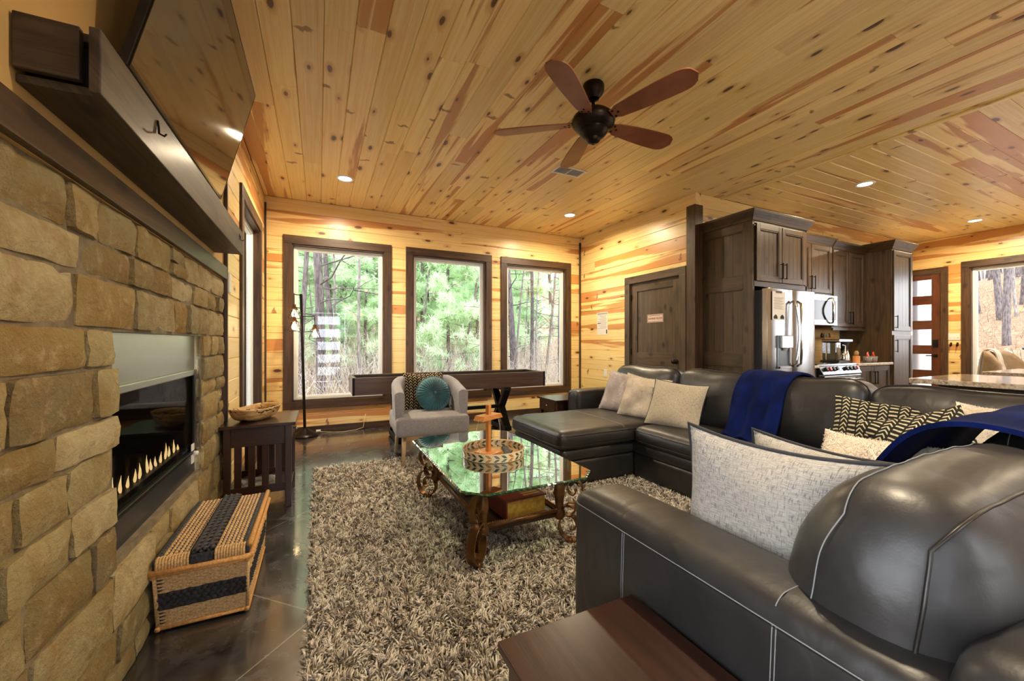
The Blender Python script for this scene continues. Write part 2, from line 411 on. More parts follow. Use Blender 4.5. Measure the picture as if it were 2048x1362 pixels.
def steel(name='brushed_steel', col=(.29, .285, .28, 1), rough=.2, stretch=(60, 60, 1)):
    t = NT(name); p = t.pos(rnd=False); n = t.noise(t.scale(p, *stretch), 4, 2); t.set(col=col, metal=1, rough=t.math('MULTIPLY_ADD', n, .12, rough-.05)); t.bump(n, .03, .001); return t.m
STEEL = steel()
CHROME = flat('chrome', (.75, .75, .75, 1), .12, metal=1)
def glass_mat(name, tint=(1, 1, 1, 1), f0=.045, power=1.0):
    """thin pane: straight-through transparency plus a Fresnel mirror layer"""
    t = NT(name); t.t.nodes.remove(t.b); tr = t.n('BsdfTransparent'); tr.inputs[0].default_value = tint
    gl = t.n('BsdfGlossy'); gl.inputs['Roughness'].default_value = 0.0; gl.inputs[0].default_value = (1, 1, 1, 1)
    fr = t.n('Fresnel'); fr.inputs[0].default_value = 1.5
    mx = t.n('MixShader'); t.inp(mx, 0, t.math('MULTIPLY', fr.outputs[0], power, clamp=True)); t.l(tr.outputs[0], mx.inputs[1]); t.l(gl.outputs[0], mx.inputs[2]); t.l(mx.outputs[0], t.out.inputs[0])
    return t.m
PANE = glass_mat('window_glass')
TABLEGL = glass_mat('table_glass', (.86, .95, .90, 1), power=2.6)
FIREGL = glass_mat('firebox_glass', (.55, .55, .56, 1), power=.12)
GLEDGE = NT('glass_edge').set(col=srgb(16, 84, 66), rough=.08, trans=.35, ior=1.5, coat=.6).m
FROST = NT('frosted_pane').set(col=(.86, .9, .96, 1), rough=.6, trans=1.0, ior=1.2).m
# --- soft goods
def leather():
    t = NT('dark_brown_leather'); p = t.pos(rnd=False); n = t.noise(p, 3.5, 4); f = t.n('TexVoronoi'); t.l(p, f.inputs['Vector']); f.inputs['Scale'].default_value = 190
    w1 = t.noise(p, 14, 4, .6, .8)
    t.set(col=t.mix(t.step(n, .35, .7), srgb(34, 33, 33), srgb(46, 44, 43)), rough=t.math('MULTIPLY_ADD', w1, .22, .34), spec=.5, coat=.12, coatr=.3)
    cr = t.noise(t.scale(p, 1.6, 4.0, 3.0), 2.6, 2, .45, .7)
    t.bump(t.math('ADD', t.math('ADD', t.math('MULTIPLY', f.outputs['Distance'], .06), t.math('MULTIPLY', w1, .5)), t.math('MULTIPLY', cr, 2.6)), .16, .012); return t.m
LEATHER = leather()
THREAD = flat('pale_thread', srgb(128, 130, 130), .7)
LPIPE = flat('leather_seam', srgb(34, 29, 26), .4)
def woven(name, a, b, c, s=330, st=.3, uv=True):
    t = NT(name); p = t.pos(obj=True)
    q = t.scale(t.n('TexCoord').outputs['UV'], .5, .5, 0) if uv else p; x, y, z = t.sep(q)
    g1 = t.noise(t.comb(t.math('MULTIPLY', x, .13), y, t.math('MULTIPLY', z, 1.0)), s, 2); g2 = t.noise(t.comb(x, t.math('MULTIPLY', y, .13), t.math('MULTIPLY', z, .22)), s, 2)
    w_ = t.noise(p, 5, 3)
    col = t.mix(t.step(g1, .38, .66), a, b); col = t.mix(t.math('MULTIPLY', t.step(g2, .52, .68), .75), col, c)
    col = t.mix(t.math('MULTIPLY', t.step(w_, .4, .7), .2), col, a)
    t.set(col=col, rough=.95, spec=.15, sheen=.2); t.bump(t.math('ADD', g1, g2), st, .003); return t.m
TWEED = woven('grey_tweed', srgb(180, 174, 163), srgb(146, 142, 136), srgb(92, 92, 96))
TWEED2 = woven('beige_tweed', srgb(190, 178, 154), srgb(164, 150, 126), srgb(112, 102, 88))
LINEN = woven('grey_linen', srgb(158, 156, 160), srgb(140, 138, 142), srgb(120, 119, 124), 260, .2, uv=False)
SHERPA = mottled('cream_sherpa', srgb(226, 214, 196), srgb(206, 190, 168), 9, .95, .5, 60, dist=.01, sheen=.3)
FURW = mottled('pale_lavender_fur', srgb(222, 214, 214), srgb(196, 184, 182), 8, .9, .4, 60, dist=.008, sheen=.4)
NAVY = mottled('navy_fleece', srgb(8, 18, 56), srgb(12, 26, 78), 8, .95, .35, 160, dist=.004, spec=.1)
TEAL = mottled('teal_velvet', srgb(18, 78, 92), srgb(28, 104, 118), 10, .6, .1, 80, sheen=.6)
DKPIPE = flat('charcoal_piping', srgb(44, 44, 48), .8)
def mudcloth(name, cols, rows, ang=0, bg=srgb(38, 36, 30), fg=srgb(192, 182, 150), seed=0.0, allc=False):
    t = NT(name); uv = t.n('TexCoord').outputs['UV']; mp = t.n('Mapping'); t.l(uv, mp.inputs[0]); mp.inputs['Rotation'].default_value = (0, 0, ang)
    nz = t.noise(mp.outputs[0], 9, 2, out=1); v2 = t.n('VectorMath', operation='MULTIPLY_ADD'); t.l(nz, v2.inputs[0]); v2.inputs[1].default_value = (.03, .03, 0); t.l(mp.outputs[0], v2.inputs[2])
    x, y, z = t.sep(v2.outputs[0]); cx_ = t.math('MULTIPLY_ADD', x, cols, seed+10); ci = t.math('FLOOR', cx_); fx = t.math('SUBTRACT', t.math('FRACT', cx_), .5)
    odd = 1.0 if allc else t.math('MODULO', ci, 2)
    k = t.math('MULTIPLY', t.math('ABSOLUTE', fx), t.math('MULTIPLY', odd, 1.9))
    ry = t.math('FRACT', t.math('ADD', t.math('MULTIPLY_ADD', y, rows, 20), t.math('ADD', k, t.math('MULTIPLY', ci, .37))))
    on = t.math('MULTIPLY', t.math('SUBTRACT', 1, t.step(t.math('ABSOLUTE', t.math('SUBTRACT', ry, .5)), .15, .2)), t.math('SUBTRACT', 1, t.step(t.math('ABSOLUTE', fx), .38, .43)))
    t.set(col=t.mix(on, bg, fg), rough=.9, spec=.2); t.bump(t.noise(t.pos(obj=True), 240, 2), .2, .002); return t.m
MUD1 = mudcloth('mudcloth_chevron', 10, 15); MUD2 = mudcloth('mudcloth_zigzag', 9, 13, 0, srgb(30, 28, 27), srgb(190, 170, 132), allc=True); MUD3 = mudcloth('mudcloth_diagonal', 10, 15, .8)
def rug_mat():
    t = NT('shag_yarn'); at = t.n('Attribute', attribute_name='tint'); x = t.sep(at.outputs['Color'])
    col = t.ramp(x[0], (0, srgb(92, 88, 86)), (.22, srgb(136, 130, 124)), (.45, srgb(188, 176, 158)), (.7, srgb(218, 208, 192)), (1, srgb(238, 232, 220)))
    t.set(col=col, rough=.95, spec=.1, sheen=.2); return t.m
RUG = rug_mat()
def basket_mat(name, a, b):
    t = NT(name); p = t.pos(obj=True); n = t.noise(t.scale(p, 1, 1, 1), 130, 3); m2 = t.noise(p, 12, 3)
    t.set(col=t.mix(t.step(n, .35, .65), a, b), rough=.6); t.bump(n, .4, .004); return t.m
SEAGRASS = basket_mat('seagrass', srgb(186, 146, 92), srgb(222, 188, 136)); SEABLACK = basket_mat('black_seagrass', srgb(26, 26, 30), srgb(58, 58, 66)); RATTAN = basket_mat('rattan_cane', srgb(196, 138, 72), srgb(218, 168, 100))
def granite():
    t = NT('beige_granite'); p = t.pos(rnd=False); n = t.noise(p, 38, 5, .75); n2 = t.noise(p, 7, 4, .6, 1)
    col = t.ramp(n, (.3, srgb(78, 62, 52)), (.45, srgb(168, 148, 124)), (.6, srgb(206, 192, 170)), (.78, srgb(140, 118, 98))); col = t.mix(t.math('MULTIPLY', t.step(n2, .5, .75), .4), col, srgb(226, 214, 196))
    t.set(col=col, rough=.12, coat=.5, coatr=.05); return t.m
GRANITE = granite()
IRON = mottled('bronzed_iron', srgb(96, 66, 38), srgb(124, 90, 54), 12, .38, .2, 60, metal=.75)
IRONW = mottled('carved_bronze', srgb(84, 52, 26), srgb(120, 80, 42), 16, .35, .25, 60, metal=.4)
def emit(name, col, st):
    t = NT(name); t.set(col=(0, 0, 0, 1), emit=col, es=st); return t.m
LED = emit('led_diffuser', (1, .93, .82, 1), 9); BULB = emit('bulb_filament', (1, .72, .36, 1), 12); FLAME = emit('flame', (1, .66, .26, 1), 2.2)
PAPER = flat('paper', srgb(226, 222, 214), .8)
INK = flat('dark_ink', srgb(40, 38, 40), .8)
# ------------------------------------------------------------------ room shell
XL, XR, YF, YK, XD, YB, ZC = -.62, 4.20, 5.91, 3.49, 10.0, -1.45, 3.05
XB = 4.70                                  # where the living-room ceiling boards stop
struct(obj('floor', MB().box(XL-.3, YB-.2, -.12, XD+.3, YF+.3, 0), FLOOR))
ceil = struct(obj('ceiling', MB().box(XL-.3, YB-.2, ZC+.018, XD+.3, YF+.3, ZC+.12), BACKING))
def holes(u0, u1, z0, z1, hs):
    """split a rectangle into boxes around rectangular holes (u0,u1,z0,z1)"""
    us = sorted({u0, u1} | {h[0] for h in hs} | {h[1] for h in hs}); zs = sorted({z0, z1} | {h[2] for h in hs} | {h[3] for h in hs}); out = []
    for i in range(len(us)-1):
        for j in range(len(zs)-1):
            a, b, c, d = us[i], us[i+1], zs[j], zs[j+1]
            if b <= u0+1e-6 or a >= u1-1e-6 or d <= z0+1e-6 or c >= z1-1e-6: continue
            m, n = (a+b)/2, (c+d)/2
            if not any(h[0] < m < h[1] and h[2] < n < h[3] for h in hs): out.append((a, b, c, d))
    return out
WZ = (.42, 2.47)                          # window rough opening heights
FAR_W = [(-.315, .835), (1.235, 2.385), (2.745, 3.895)]
SIDE_W = (4.25, 5.40); FRONT_W = [(.9, 2.76), (-1.3, .5)]; ADDED_REAR_W = [(1.8, 2.65), (5.3, 6.15), (8.75, 9.6)]; SIDE_W2 = (-1.1, .6); FD = (3.08, 4.02); RD = (-.2, .74)
def wall_slab(name, axis, pos0, pos1, u0, u1, hs):
    mb = MB()
    for a, b, c, d in holes(u0, u1, -.02, ZC+.05, hs):
        mb.box(*((a, pos0, c, b, pos1, d) if axis == 'y' else (pos0, a, c, pos1, b, d)))
    return struct(obj(name, mb, BACKING))
wfar = wall_slab('wall_far', 'y', YF+.018, YF+.16, XL-.3, XR+.3, [(a, b, *WZ) for a, b in FAR_W])
wleft = wall_slab('wall_left', 'x', XL-.2, XL-.018, YB-.2, YF+.16, [(SIDE_W[0], SIDE_W[1], *WZ), (SIDE_W2[0], SIDE_W2[1], *WZ), (1.735, 2.99, .335, 1.262)])
wright = wall_slab('wall_right', 'x', XR+.018, XR+.12, YK+.018, YF+.16, [(3.724, 4.617, -.02, 2.055)])
wkit = wall_slab('wall_kitchen', 'y', YK+.018, YK+.16, XR+.018, XD+.3, [])
wfront = wall_slab('wall_front', 'x', XD+.018, XD+.16, YB-.2, YK+.16, [(a, b, *WZ) for a, b in FRONT_W]+[(FD[0]+.03, FD[1]-.02, -.02, 2.445)])
wrear = wall_slab('wall_rear', 'y', YB-.16, YB-.018, XL-.3, XD+.3, [(a, b, *WZ) for a, b in ADDED_REAR_W]+[(RD[0], RD[1], -.02, 2.1)])

BOARD = {}
def board_mesh(wd, m, key):
    """unit-long tongue-and-groove board lying along x, face toward +z, chamfered edges"""
    k = (round(wd, 4), key)
    if k not in BOARD:
        c = .0045; h = wd/2-.0006; mb = MB()
        prof = [(-h, -.016), (-h, -c), (-h+c, 0), (h-c, 0), (h, -c), (h, -.016)]
        mb.prism(prof, -.5, .5, 0); BOARD[k] = mesh('plank', mb, m)
    return BOARD[k]
def board(parent, M, length, wd, m, key):
    o = bpy.data.objects.new('plank', board_mesh(wd, m, key)); COL.objects.link(o); o.parent = parent
    o.matrix_local = M @ Matrix.Diagonal((length-.0012, 1, 1, 1)); return o
def frameM(o, x, y, z): 
    M = Matrix((Vector(x), Vector(y), Vector(z))).transposed().to_4x4(); M.translation = Vector(o); return M
rb = random.Random(11)
# living-room ceiling: boards along y
SP = .1705; x = -.486-SP/2
row = 0
xs = [-.4855+SP*i for i in range(-1, 32)]
for xa in xs:
    a, b = max(xa, XL), min(xa+SP, XB)
    if b-a < .02: continue
    y = YF; first = True
    while y > YB+.05:
        L = rb.choice((1.4, 2.1, 2.9, 3.4, 2.5)) * (rb.uniform(.35, 1) if first else 1); first = False
        y2 = max(YB, y-L)
        if y2-YB < .4: y2 = YB
        board(ceil, frameM(((a+b)/2, (y+y2)/2, ZC), (0,1,0), (1,0,0), (0,0,-1)), y-y2, b-a, PINE['y'], 'y'); y = y2
# kitchen ceiling: boards along x
ya = YK
while ya > YB+.03:
    yb_ = max(YB, ya-SP); x = XB; first = True
    while x < XD-.02:
        L = rb.choice((1.8, 2.4, 3.1, 3.6)) * (rb.uniform(.4, 1) if first else 1); first = False
        x2 = min(XD, x+L)
        if XD-x2 < .5: x2 = XD
        board(ceil, frameM(((x+x2)/2, (ya+yb_)/2, ZC), (1,0,0), (0,-1,0), (0,0,-1)), x2-x, ya-yb_, PINE['x'], 'x'); x = x2
    ya = yb_
obj('edge_strip', MB().box(XB-.03, YB, ZC-.016, XB+.018, YK-.002, ZC-.0005), PINE['y'], ceil, bevel=.004)
# wall boards
WSP = .1655
def wall_boards(parent, fn, u0, u1, hs, key, top=ZC, lengths=(2.0, 2.6, 3.2)):
    z = top
    while z > .02:
        z2 = max(0.0, z-WSP)
        segs = [(u0, u1)]
        hz = [h for h in hs if h[2] < z-.004 and h[3] > z2+.004]
        # cut by each hole; boards partly over a hole keep the free strip
        for h in hz:
            ns = []
            for a, b in segs:
                if h[1] <= a or h[0] >= b: ns.append((a, b))
                else:
                    if h[0]-a > .02: ns.append((a, h[0]))
                    if b-h[1] > .02: ns.append((h[1], b))
            segs = ns
        for h in hz:
            if z-h[3] > .012: fn2 = (h[0], h[1], h[3], z); strips.append(fn2)
            if h[2]-z2 > .012: strips.append((h[0], h[1], z2, h[2]))
        for a, b in segs:
            u = a
            while u < b-.001:
                v = min(b, u+rb.choice(lengths))
                if b-v < .4: v = b
                board(parent, fn((u+v)/2, (z+z2)/2), v-u, z-z2, PINE[key], key+'w'); u = v
        while strips:
            a, b, c, d = strips.pop(); board(parent, fn((a+b)/2, (c+d)/2), b-a, d-c, PINE[key], key+'w')
        z = z2
strips = []
cas = .095
def whole(a, b): return (a-.03, b+.03, WZ[0]-.03, WZ[1]+.03)
wall_boards(wfar, lambda u, z: frameM((u, YF, z), (1,0,0), (0,0,1), (0,-1,0)), XL, XR, [whole(*q) for q in FAR_W], 'x')
wall_boards(wleft, lambda u, z: frameM((XL, u, z), (0,1,0), (0,0,1), (1,0,0)), 3.505, YF, [whole(*SIDE_W)], 'y')
wall_boards(wright, lambda u, z: frameM((XR, u, z), (0,1,0), (0,0,1), (-1,0,0)), YK, YF, [(3.70, 4.64, -1, 2.07)], 'y')
wall_boards(wkit, lambda u, z: frameM((u, YK, z), (1,0,0), (0,0,1), (0,-1,0)), XR+.0, XD, [], 'x')
wall_boards(wfront, lambda u, z: frameM((XD, u, z), (0,1,0), (0,0,1), (-1,0,0)), YB, YK, [whole(*q) for q in FRONT_W]+[(FD[0], YK, -1, 2.45)], 'y')
wall_boards(wrear, lambda u, z: frameM((u, YB, z), (1,0,0), (0,0,1), (0,1,0)), XL, XD, [whole(*q) for q in ADDED_REAR_W]+[(RD[0]-.02, RD[1]+.02, -1, 2.12)], 'x', lengths=(3.5, 4.2))
# tan painted wall above the stone
for a, b, c, d_ in holes(YB, 3.50, 0, ZC-.001, [(SIDE_W2[0], SIDE_W2[1], *WZ), (.96, 3.5, 0, 1.64)]):
    obj('painted_board', MB().box(XL-.018, a, c, -.616, b, d_), DRYWALL, wleft)

# ------------------------------------------------------------------ windows
def window(name, u0, u1, z0, z1, T, ax):
    """T maps (u along wall, d into the room, z) to the world"""
    w = bpy.data.objects.new(name, None); COL.objects.link(w); struct(w); OFF[name] = (0,0,0)
    mat_h = TRIM['x'] if ax == 'x' else TRIM['y']
    def bx(n, a, d0, c, b, d1, e, m, bevel=.003):
        p, q = T(a, d0, c), T(b, d1, e)
        return obj(n, MB().box(*[min(p[i], q[i]) for i in range(3)], *[max(p[i], q[i]) for i in range(3)]), m, w, bevel=bevel)
    c = .1
    bx('casing', u0-c, 0, z1, u1+c, .022, z1+c+.01, mat_h); bx('casing', u0-c, 0, z0-c, u1+c, .022, z0, mat_h)
    bx('casing', u0-c, 0, z0, u0, .022, z1, TRIM['z']); bx('casing', u1, 0, z0, u1+c, .022, z1, TRIM['z'])
    # jamb lining
    bx('jamb', u0-.002, -.13, z0, u0+.016, .004, z1, TRIM['z'], 0); bx('jamb', u1-.016, -.13, z0, u1+.002, .004, z1, TRIM['z'], 0)
    bx('jamb', u0, -.13, z1-.016, u1, .004, z1+.002, mat_h, 0); bx('jamb', u0, -.13, z0-.002, u1, .004, z0+.016, mat_h, 0)
    f = .038; a, b, c0, c1 = u0+.016, u1-.016, z0+.016, z1-.016
    for (p, q, r, s) in ((a, b, c1-f, c1), (a, b, c0, c0+f), (a, a+f, c0+f, c1-f), (b-f, b, c0+f, c1-f)):
        bx('sash_frame', p, -.125, r, q, -.055, s, WHITE, .004)
    g = f; h = .014
    for (p, q, r, s) in ((a+g, b-g, c1-g-h, c1-g), (a+g, b-g, c0+g, c0+g+h), (a+g, a+g+h, c0+g+h, c1-g-h), (b-g-h, b-g, c0+g+h, c1-g-h)):
        bx('glazing_bead', p, -.105, r, q, -.07, s, WHITE, .003)
    bx('pane', a+g+.004, -.092, c0+g+.004, b-g-.004, -.086, c1-g-.004, PANE, 0)
    return w
for i, (a, b) in enumerate(FAR_W): window('window_%d' % (i+1), a, b, *WZ, lambda u, d, z: (u, YF-d, z), 'x')
window('window_4', *SIDE_W, *WZ, lambda u, d, z: (XL+d, u, z), 'y')
window('window_10', *SIDE_W2, *WZ, lambda u, d, z: (XL+d, u, z), 'y')
for i, (a, b) in enumerate(FRONT_W): window('window_%d' % (i+5), a, b, *WZ, lambda u, d, z: (XD-d, u, z), 'y')
for i, (a, b) in enumerate(ADDED_REAR_W): window('window_%d' % (i+7), a, b, *WZ, lambda u, d, z: (u, YB+d, z), 'x')  # unseen rear windows, added for daylight, set clear of far pane reflections
# ------------------------------------------------------------------ baseboards, corner trim, post
struct(obj('baseboard_far', MB().box(XL, YF-.02, 0, XR, YF, .085), TRIM['x'], bevel=.003))
struct(obj('baseboard_left', MB().box(XL, 3.53, 0, XL+.02, YF-.02, .085), TRIM['y'], bevel=.003))
struct(obj('baseboard_right', MB().box(XR-.02, 4.73, 0, XR, YF-.02, .085), TRIM['y'], bevel=.003))
struct(obj('baseboard_front', MB().box(XD-.02, YB, 0, XD, 2.98, .085), TRIM['y'], bevel=.003))
struct(obj('baseboard_rear', MB().box(.85, YB, 0, XD-.02, YB+.02, .085), TRIM['x'], bevel=.003))
struct(obj('trim_1', MB().box(XL, YF-.022, .085, XL+.022, YF, 2.96), TRIM['z'], bevel=.002))
struct(obj('trim_2', MB().box(XR-.026, YF-.026, .085, XR, YF, 2.96), TRIM['z'], bevel=.002))
struct(obj('trim_3', MB().box(XL-.01, 3.478, 0, XL+.028, 3.505, 2.95), TRIM['z'], bevel=.002))
# dark corner post wrapped round the end of the laundry wall
cp = thing('corner_post', 'dark stained square post capping the wall end beside the laundry door', 'post', (4.19, 3.48, 0))
obj('face_board', MB().box(XR-.026, YK-.026, 0, XR-.001, YK+.105, 2.90), TRIM['z'], cp, bevel=.002)
obj('face_board', MB().box(XR-.001, YK-.026, 0, XR+.115, YK-.001, 2.90), TRIM['z'], cp, bevel=.002)
obj('cap_strip', MB().box(XR+.0, YK-.018, 2.90, XR+.09, YK-.001, ZC-.001), PINE['y'], cp, bevel=.002)

# ------------------------------------------------------------------ laundry door (right wall)
d = bpy.data.objects.new('door_1', None); COL.objects.link(d); struct(d); OFF['door_1'] = (0,0,0)
def bxx(n, p, m, par, bevel=.003, **k): return obj(n, MB().box(*p), m, par, bevel=bevel, **k)
y0, y1, zt = 3.724, 4.617, 2.05
bxx('casing', (XR-.024, y0-.115, zt+.01, XR, y1+.115, zt+.115), DOORW['y'], d)
bxx('casing', (XR-.024, y0-.115, 0, XR, y0-.012, zt+.01), DOORW['z'], d); bxx('casing', (XR-.024, y1+.012, 0, XR, y1+.115, zt+.01), DOORW['z'], d)
bxx('jamb', (XR-.005, y0-.014, 0, XR+.11, y0-.003, zt+.01), DOORW['z'], d, 0); bxx('jamb', (XR-.005, y1+.003, 0, XR+.11, y1+.014, zt+.01), DOORW['z'], d, 0)
bxx('jamb', (XR-.005, y0-.014, zt+.002, XR+.11, y1+.014, zt+.012), DOORW['y'], d, 0)
xf, xb_ = XR+.012, XR+.052; st = .115
bxx('stile', (xf, y0, .01, xb_, y0+st, zt), DOORW['z'], d, .002); bxx('stile', (xf, y1-st, .01, xb_, y1, zt), DOORW['z'], d, .002)
for a, b in ((zt-st, zt), (.84, 1.045), (.01, .23)): bxx('rail', (xf, y0+st, a, xb_, y1-st, b), DOORW['y'], d, .002)
for a, b in ((1.045, zt-st), (.23, .84)): bxx('panel', (xf+.014, y0+st, a, xb_-.01, y1-st, b), DOORW['z'], d, .001)
obj('door_knob', MB().lathe([(.0, 0), (.032, 0), (.034, .006), (.012, .012), (.011, .03), (.024, .038), (.031, .052), (.028, .066), (0, .072)], n=20, M=Matrix.Translation((xf, 3.785, .94)) @ Matrix.Rotation(R(-90), 4, 'Y'), cap=False), BRONZE, d, smooth=True)
for z in (1.85, 1.05, .25): bxx('hinge', (XR-.004, y1-.004, z-.045, xf+.004, y1+.012, z+.045), BLACKM, d, .001)
sg = thing('laundry_sign', 'small rust and cream LAUNDRY ROOM plaque on the dark panelled door', 'sign', (XR+.02, 4.165, 1.5285))
sy0, sy1, sz0, sz1 = 4.017, 4.312, 1.472, 1.585; sx = xf+.014
obj('plate', MB().box(sx-.004, sy0, sz0, sx, sy1, sz1), flat('sign_cream', srgb(206, 184, 170), .6), sg)
RUST = flat('sign_rust', srgb(120, 62, 50), .6)
for p in ((sx-.0052, sy0+.006, sz1-.012, sx-.004, sy1-.006, sz1-.007), (sx-.0052, sy0+.006, sz0+.007, sx-.004, sy1-.006, sz0+.012), (sx-.0052, sy0+.006, sz0+.012, sx-.004, sy0+.011, sz1-.012), (sx-.0052, sy1-.011, sz0+.012, sx-.004, sy1-.006, sz1-.012)):
    obj('border', MB().box(*p), RUST, sg)
def text(body, size, loc, rot, m, parent, ext=.0006, align='CENTER', sx=1.0):
    c = bpy.data.curves.new('lettering', 'FONT'); c.body = body; c.size = size; c.align_x = align; c.align_y = 'CENTER'; c.extrude = ext; c.resolution_u = 3
    c.materials.append(m); o = bpy.data.objects.new('lettering', c); COL.objects.link(o); o.parent = parent
    off = OFF.get(parent.name, (0,0,0)); o.location = Vector(loc)-Vector(off); o.rotation_euler = rot; o.scale = (sx, 1, 1)
    dg = bpy.context.evaluated_depsgraph_get(); me = bpy.data.meshes.new_from_object(o.evaluated_get(dg)); q = bpy.data.objects.new('lettering', me); COL.objects.link(q)
    q.parent = parent; q.location = o.location; q.rotation_euler = rot; q.scale = (sx, 1, 1); q['kind'] = 'stuff'; bpy.data.objects.remove(o); return q
RX_ = (R(90), 0, R(-90))      # text facing -x
text('LAUNDRY ROOM', .037, (sx-.0052, 4.165, 1.524), RX_, RUST, sg, sx=.88)
obj('arch_line', MB().tube([(sx-.005, 4.165+.1*math.cos(a), 1.548+.02*math.sin(a)) for a in np.linspace(.3, PI-.3, 12)], .0014, 5), RUST, sg)
# ------------------------------------------------------------------ front door (far right) and rear door
def glazed_door(name, T, u0, u1, casmat, horiz, hinge_left):
    w = bpy.data.objects.new(name, None); COL.objects.link(w); struct(w); OFF[name] = (0,0,0)
    def bx(n, a, d0, c, b, d1, e, m, bevel=.003):
        p, q = T(a, d0, c), T(b, d1, e)
        return obj(n, MB().box(*[min(p[i], q[i]) for i in range(3)], *[max(p[i], q[i]) for i in range(3)]), m, w, bevel=bevel)
    zt = 2.44 if name == 'door_2' else 2.09
    bx('casing', u0-.062, 0, zt, u1+.09, .022, zt+.095, TRIM['y' if horiz == 'y' else 'x']); bx('casing', u0-.062, 0, 0, u0+.03, .022, zt, TRIM['z']); bx('casing', u1-.01, 0, 0, u1+.09, .022, zt, TRIM['z'])
    a, b = u0+.032, u1-.022; k = .13
    bx('stile', a, -.06, .01, a+k, -.015, zt-.01, MAHOG['z']); bx('stile', b-k, -.06, .01, b, -.015, zt-.01, MAHOG['z'])
    ph = .29*(zt-.02)/2.42; gap = (2.336-1.884)*(zt-.02)/2.42; top = zt-.105; edges = [zt-.01]
    for i in range(5):
        t = top-i*gap; bx('pane', a+k-.004, -.05, t-ph-.004, b-k+.004, -.025, t+.004, FROST, 0); edges += [t, t-ph]
    edges.append(.01)
    for i in range(0, len(edges), 2): bx('rail', a+k, -.058, edges[i+1], b-k, -.017, edges[i], MAHOG['y' if horiz == 'y' else 'x'])
    lx = a+.075 if hinge_left else b-.075
    bx('deadbolt', lx-.035, -.018, 1.10, lx+.035, .012, 1.24, BLACKM, .008)
    bx('lever_rose', lx-.03, -.018, .92, lx+.03, .0, .98, BLACKM, .008); bx('lever', lx-.01, .0, .942, lx+.12 if hinge_left else lx+.01, .02, .96, BLACKM, .006)
    return w
glazed_door('door_2', lambda u, d, z: (XD-d, u, z), FD[0], FD[1], None, 'y', True)
glazed_door('door_3', lambda u, d, z: (u, YB+d, z), RD[0], RD[1], None, 'x', True)
# ------------------------------------------------------------------ ceiling lights, vent, switches, sensor
def can(x, y, lab):
    t = thing('ceiling_light', lab, 'light', (x, y, ZC))
    obj('trim_ring', MB().lathe([(.066, -.0015), (.078, -.009), (.092, -.008), (.098, 0)], (x, y, ZC), 32, cap=False), WPLAST, t, smooth=True)
    obj('diffuser', MB().lathe([(0, -.003), (.068, -.003)], (x, y, ZC), 32, cap=False), LED, t)
    l = bpy.data.lights.new('downlight', 'AREA'); l.shape = 'DISK'; l.size = .13; l.energy = CAN_POWER; l.color = CAN_COL; l.spread = R(165)
    o = bpy.data.objects.new('downlight', l); COL.objects.link(o); o.location = (0, 0, -.012); o.parent = t
can(.266, 4.913, 'round white recessed ceiling light above the left window'); can(3.298, 4.9, 'round white recessed ceiling light by the laundry wall corner')
can(5.772, 2.433, 'round white recessed ceiling light in front of the fridge cabinets'); can(9.009, 2.433, 'round white recessed ceiling light near the front door')
can(1.7, .9, 'round white ceiling light added out of view to brighten the near rug');  # added lamp, out of view, placed to brighten the foreground rug
can(5.77, -.4, 'round white recessed ceiling light over the island'); can(9.0, -.4, 'round white recessed ceiling light over the dining end')
v = thing('ceiling_vent', 'white rectangular air vent in the pine ceiling behind the fan', 'vent', (2.445, 3.65, ZC))
VM = Matrix.Translation((2.445, 3.65, ZC))
for p in ((-.18, -.09, -.008, .18, -.07, 0), (-.18, .07, -.008, .18, .09, 0), (-.18, -.07, -.008, -.155, .07, 0), (.155, -.07, -.008, .18, .07, 0), (-.006, -.07, -.008, .006, .07, 0)):
    obj('frame_bar', MB().box(*p, M=VM), WPLAST, v, bevel=.002)
for k in range(9):
    yy = -.062+k*.0155
    for a, b in ((-.155, -.006), (.006, .155)):
        obj('louver', MB().box(a, -.0075, -.0008, b, .0075, .0008, M=VM @ Matrix.Translation((0, yy, -.004)) @ Matrix.Rotation(R(35), 4, 'X')), WPLAST, v)
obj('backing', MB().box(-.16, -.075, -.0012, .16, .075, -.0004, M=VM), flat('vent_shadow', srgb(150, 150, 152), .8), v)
sw = thing('switch_plate', 'white three-gang light switch plate between front door and window', 'switch', (XD, 2.95, 1.29))
obj('plate', MB().box(XD-.008, 2.875, 1.232, XD, 3.02, 1.348), WPLAST, sw, bevel=.003)
for k in range(3): obj('toggle', MB().box(XD-.02, 2.899+k*.046-.005, 1.278, XD-.008, 2.899+k*.046+.005, 1.302), WPLAST, sw, bevel=.002)
hk = thing('coat_hook', 'left dark coat hook below the switch plate', 'hook', (XD, 2.985, 1.15)); 
obj('hook_body', MB().tube([(XD-.002, 2.985, 1.17), (XD-.03, 2.985, 1.165), (XD-.045, 2.985, 1.14), (XD-.035, 2.985, 1.12), (XD-.05, 2.985, 1.13)], .009, 8), BRONZE, hk, smooth=True)
obj('hook_plate', MB().box(XD-.006, 2.972, 1.13, XD, 2.998, 1.19), BRONZE, hk, bevel=.003)
dup(hk, (XD, 2.905, 1.15), label='right dark coat hook below the switch plate')
tm = thing('wall_sensor', 'small white wall sensor box on the pine wall beside the stone', 'sensor', (XL, 3.62, 1.62))
bxx('case', (XL, 3.53, 1.555, XL+.032, 3.60, 1.70), WPLAST, tm, .006); bxx('label_strip', (XL+.032, 3.545, 1.60, XL+.033, 3.585, 1.66), WHITE, tm, 0)
ot = thing('wall_outlet', 'white outlet plate low on the pine wall behind the sofa arm', 'outlet', (XR, 5.22, .70))
bxx('plate', (XR-.007, 5.165, .63, XR, 5.245, .75), WPLAST, ot, .003)
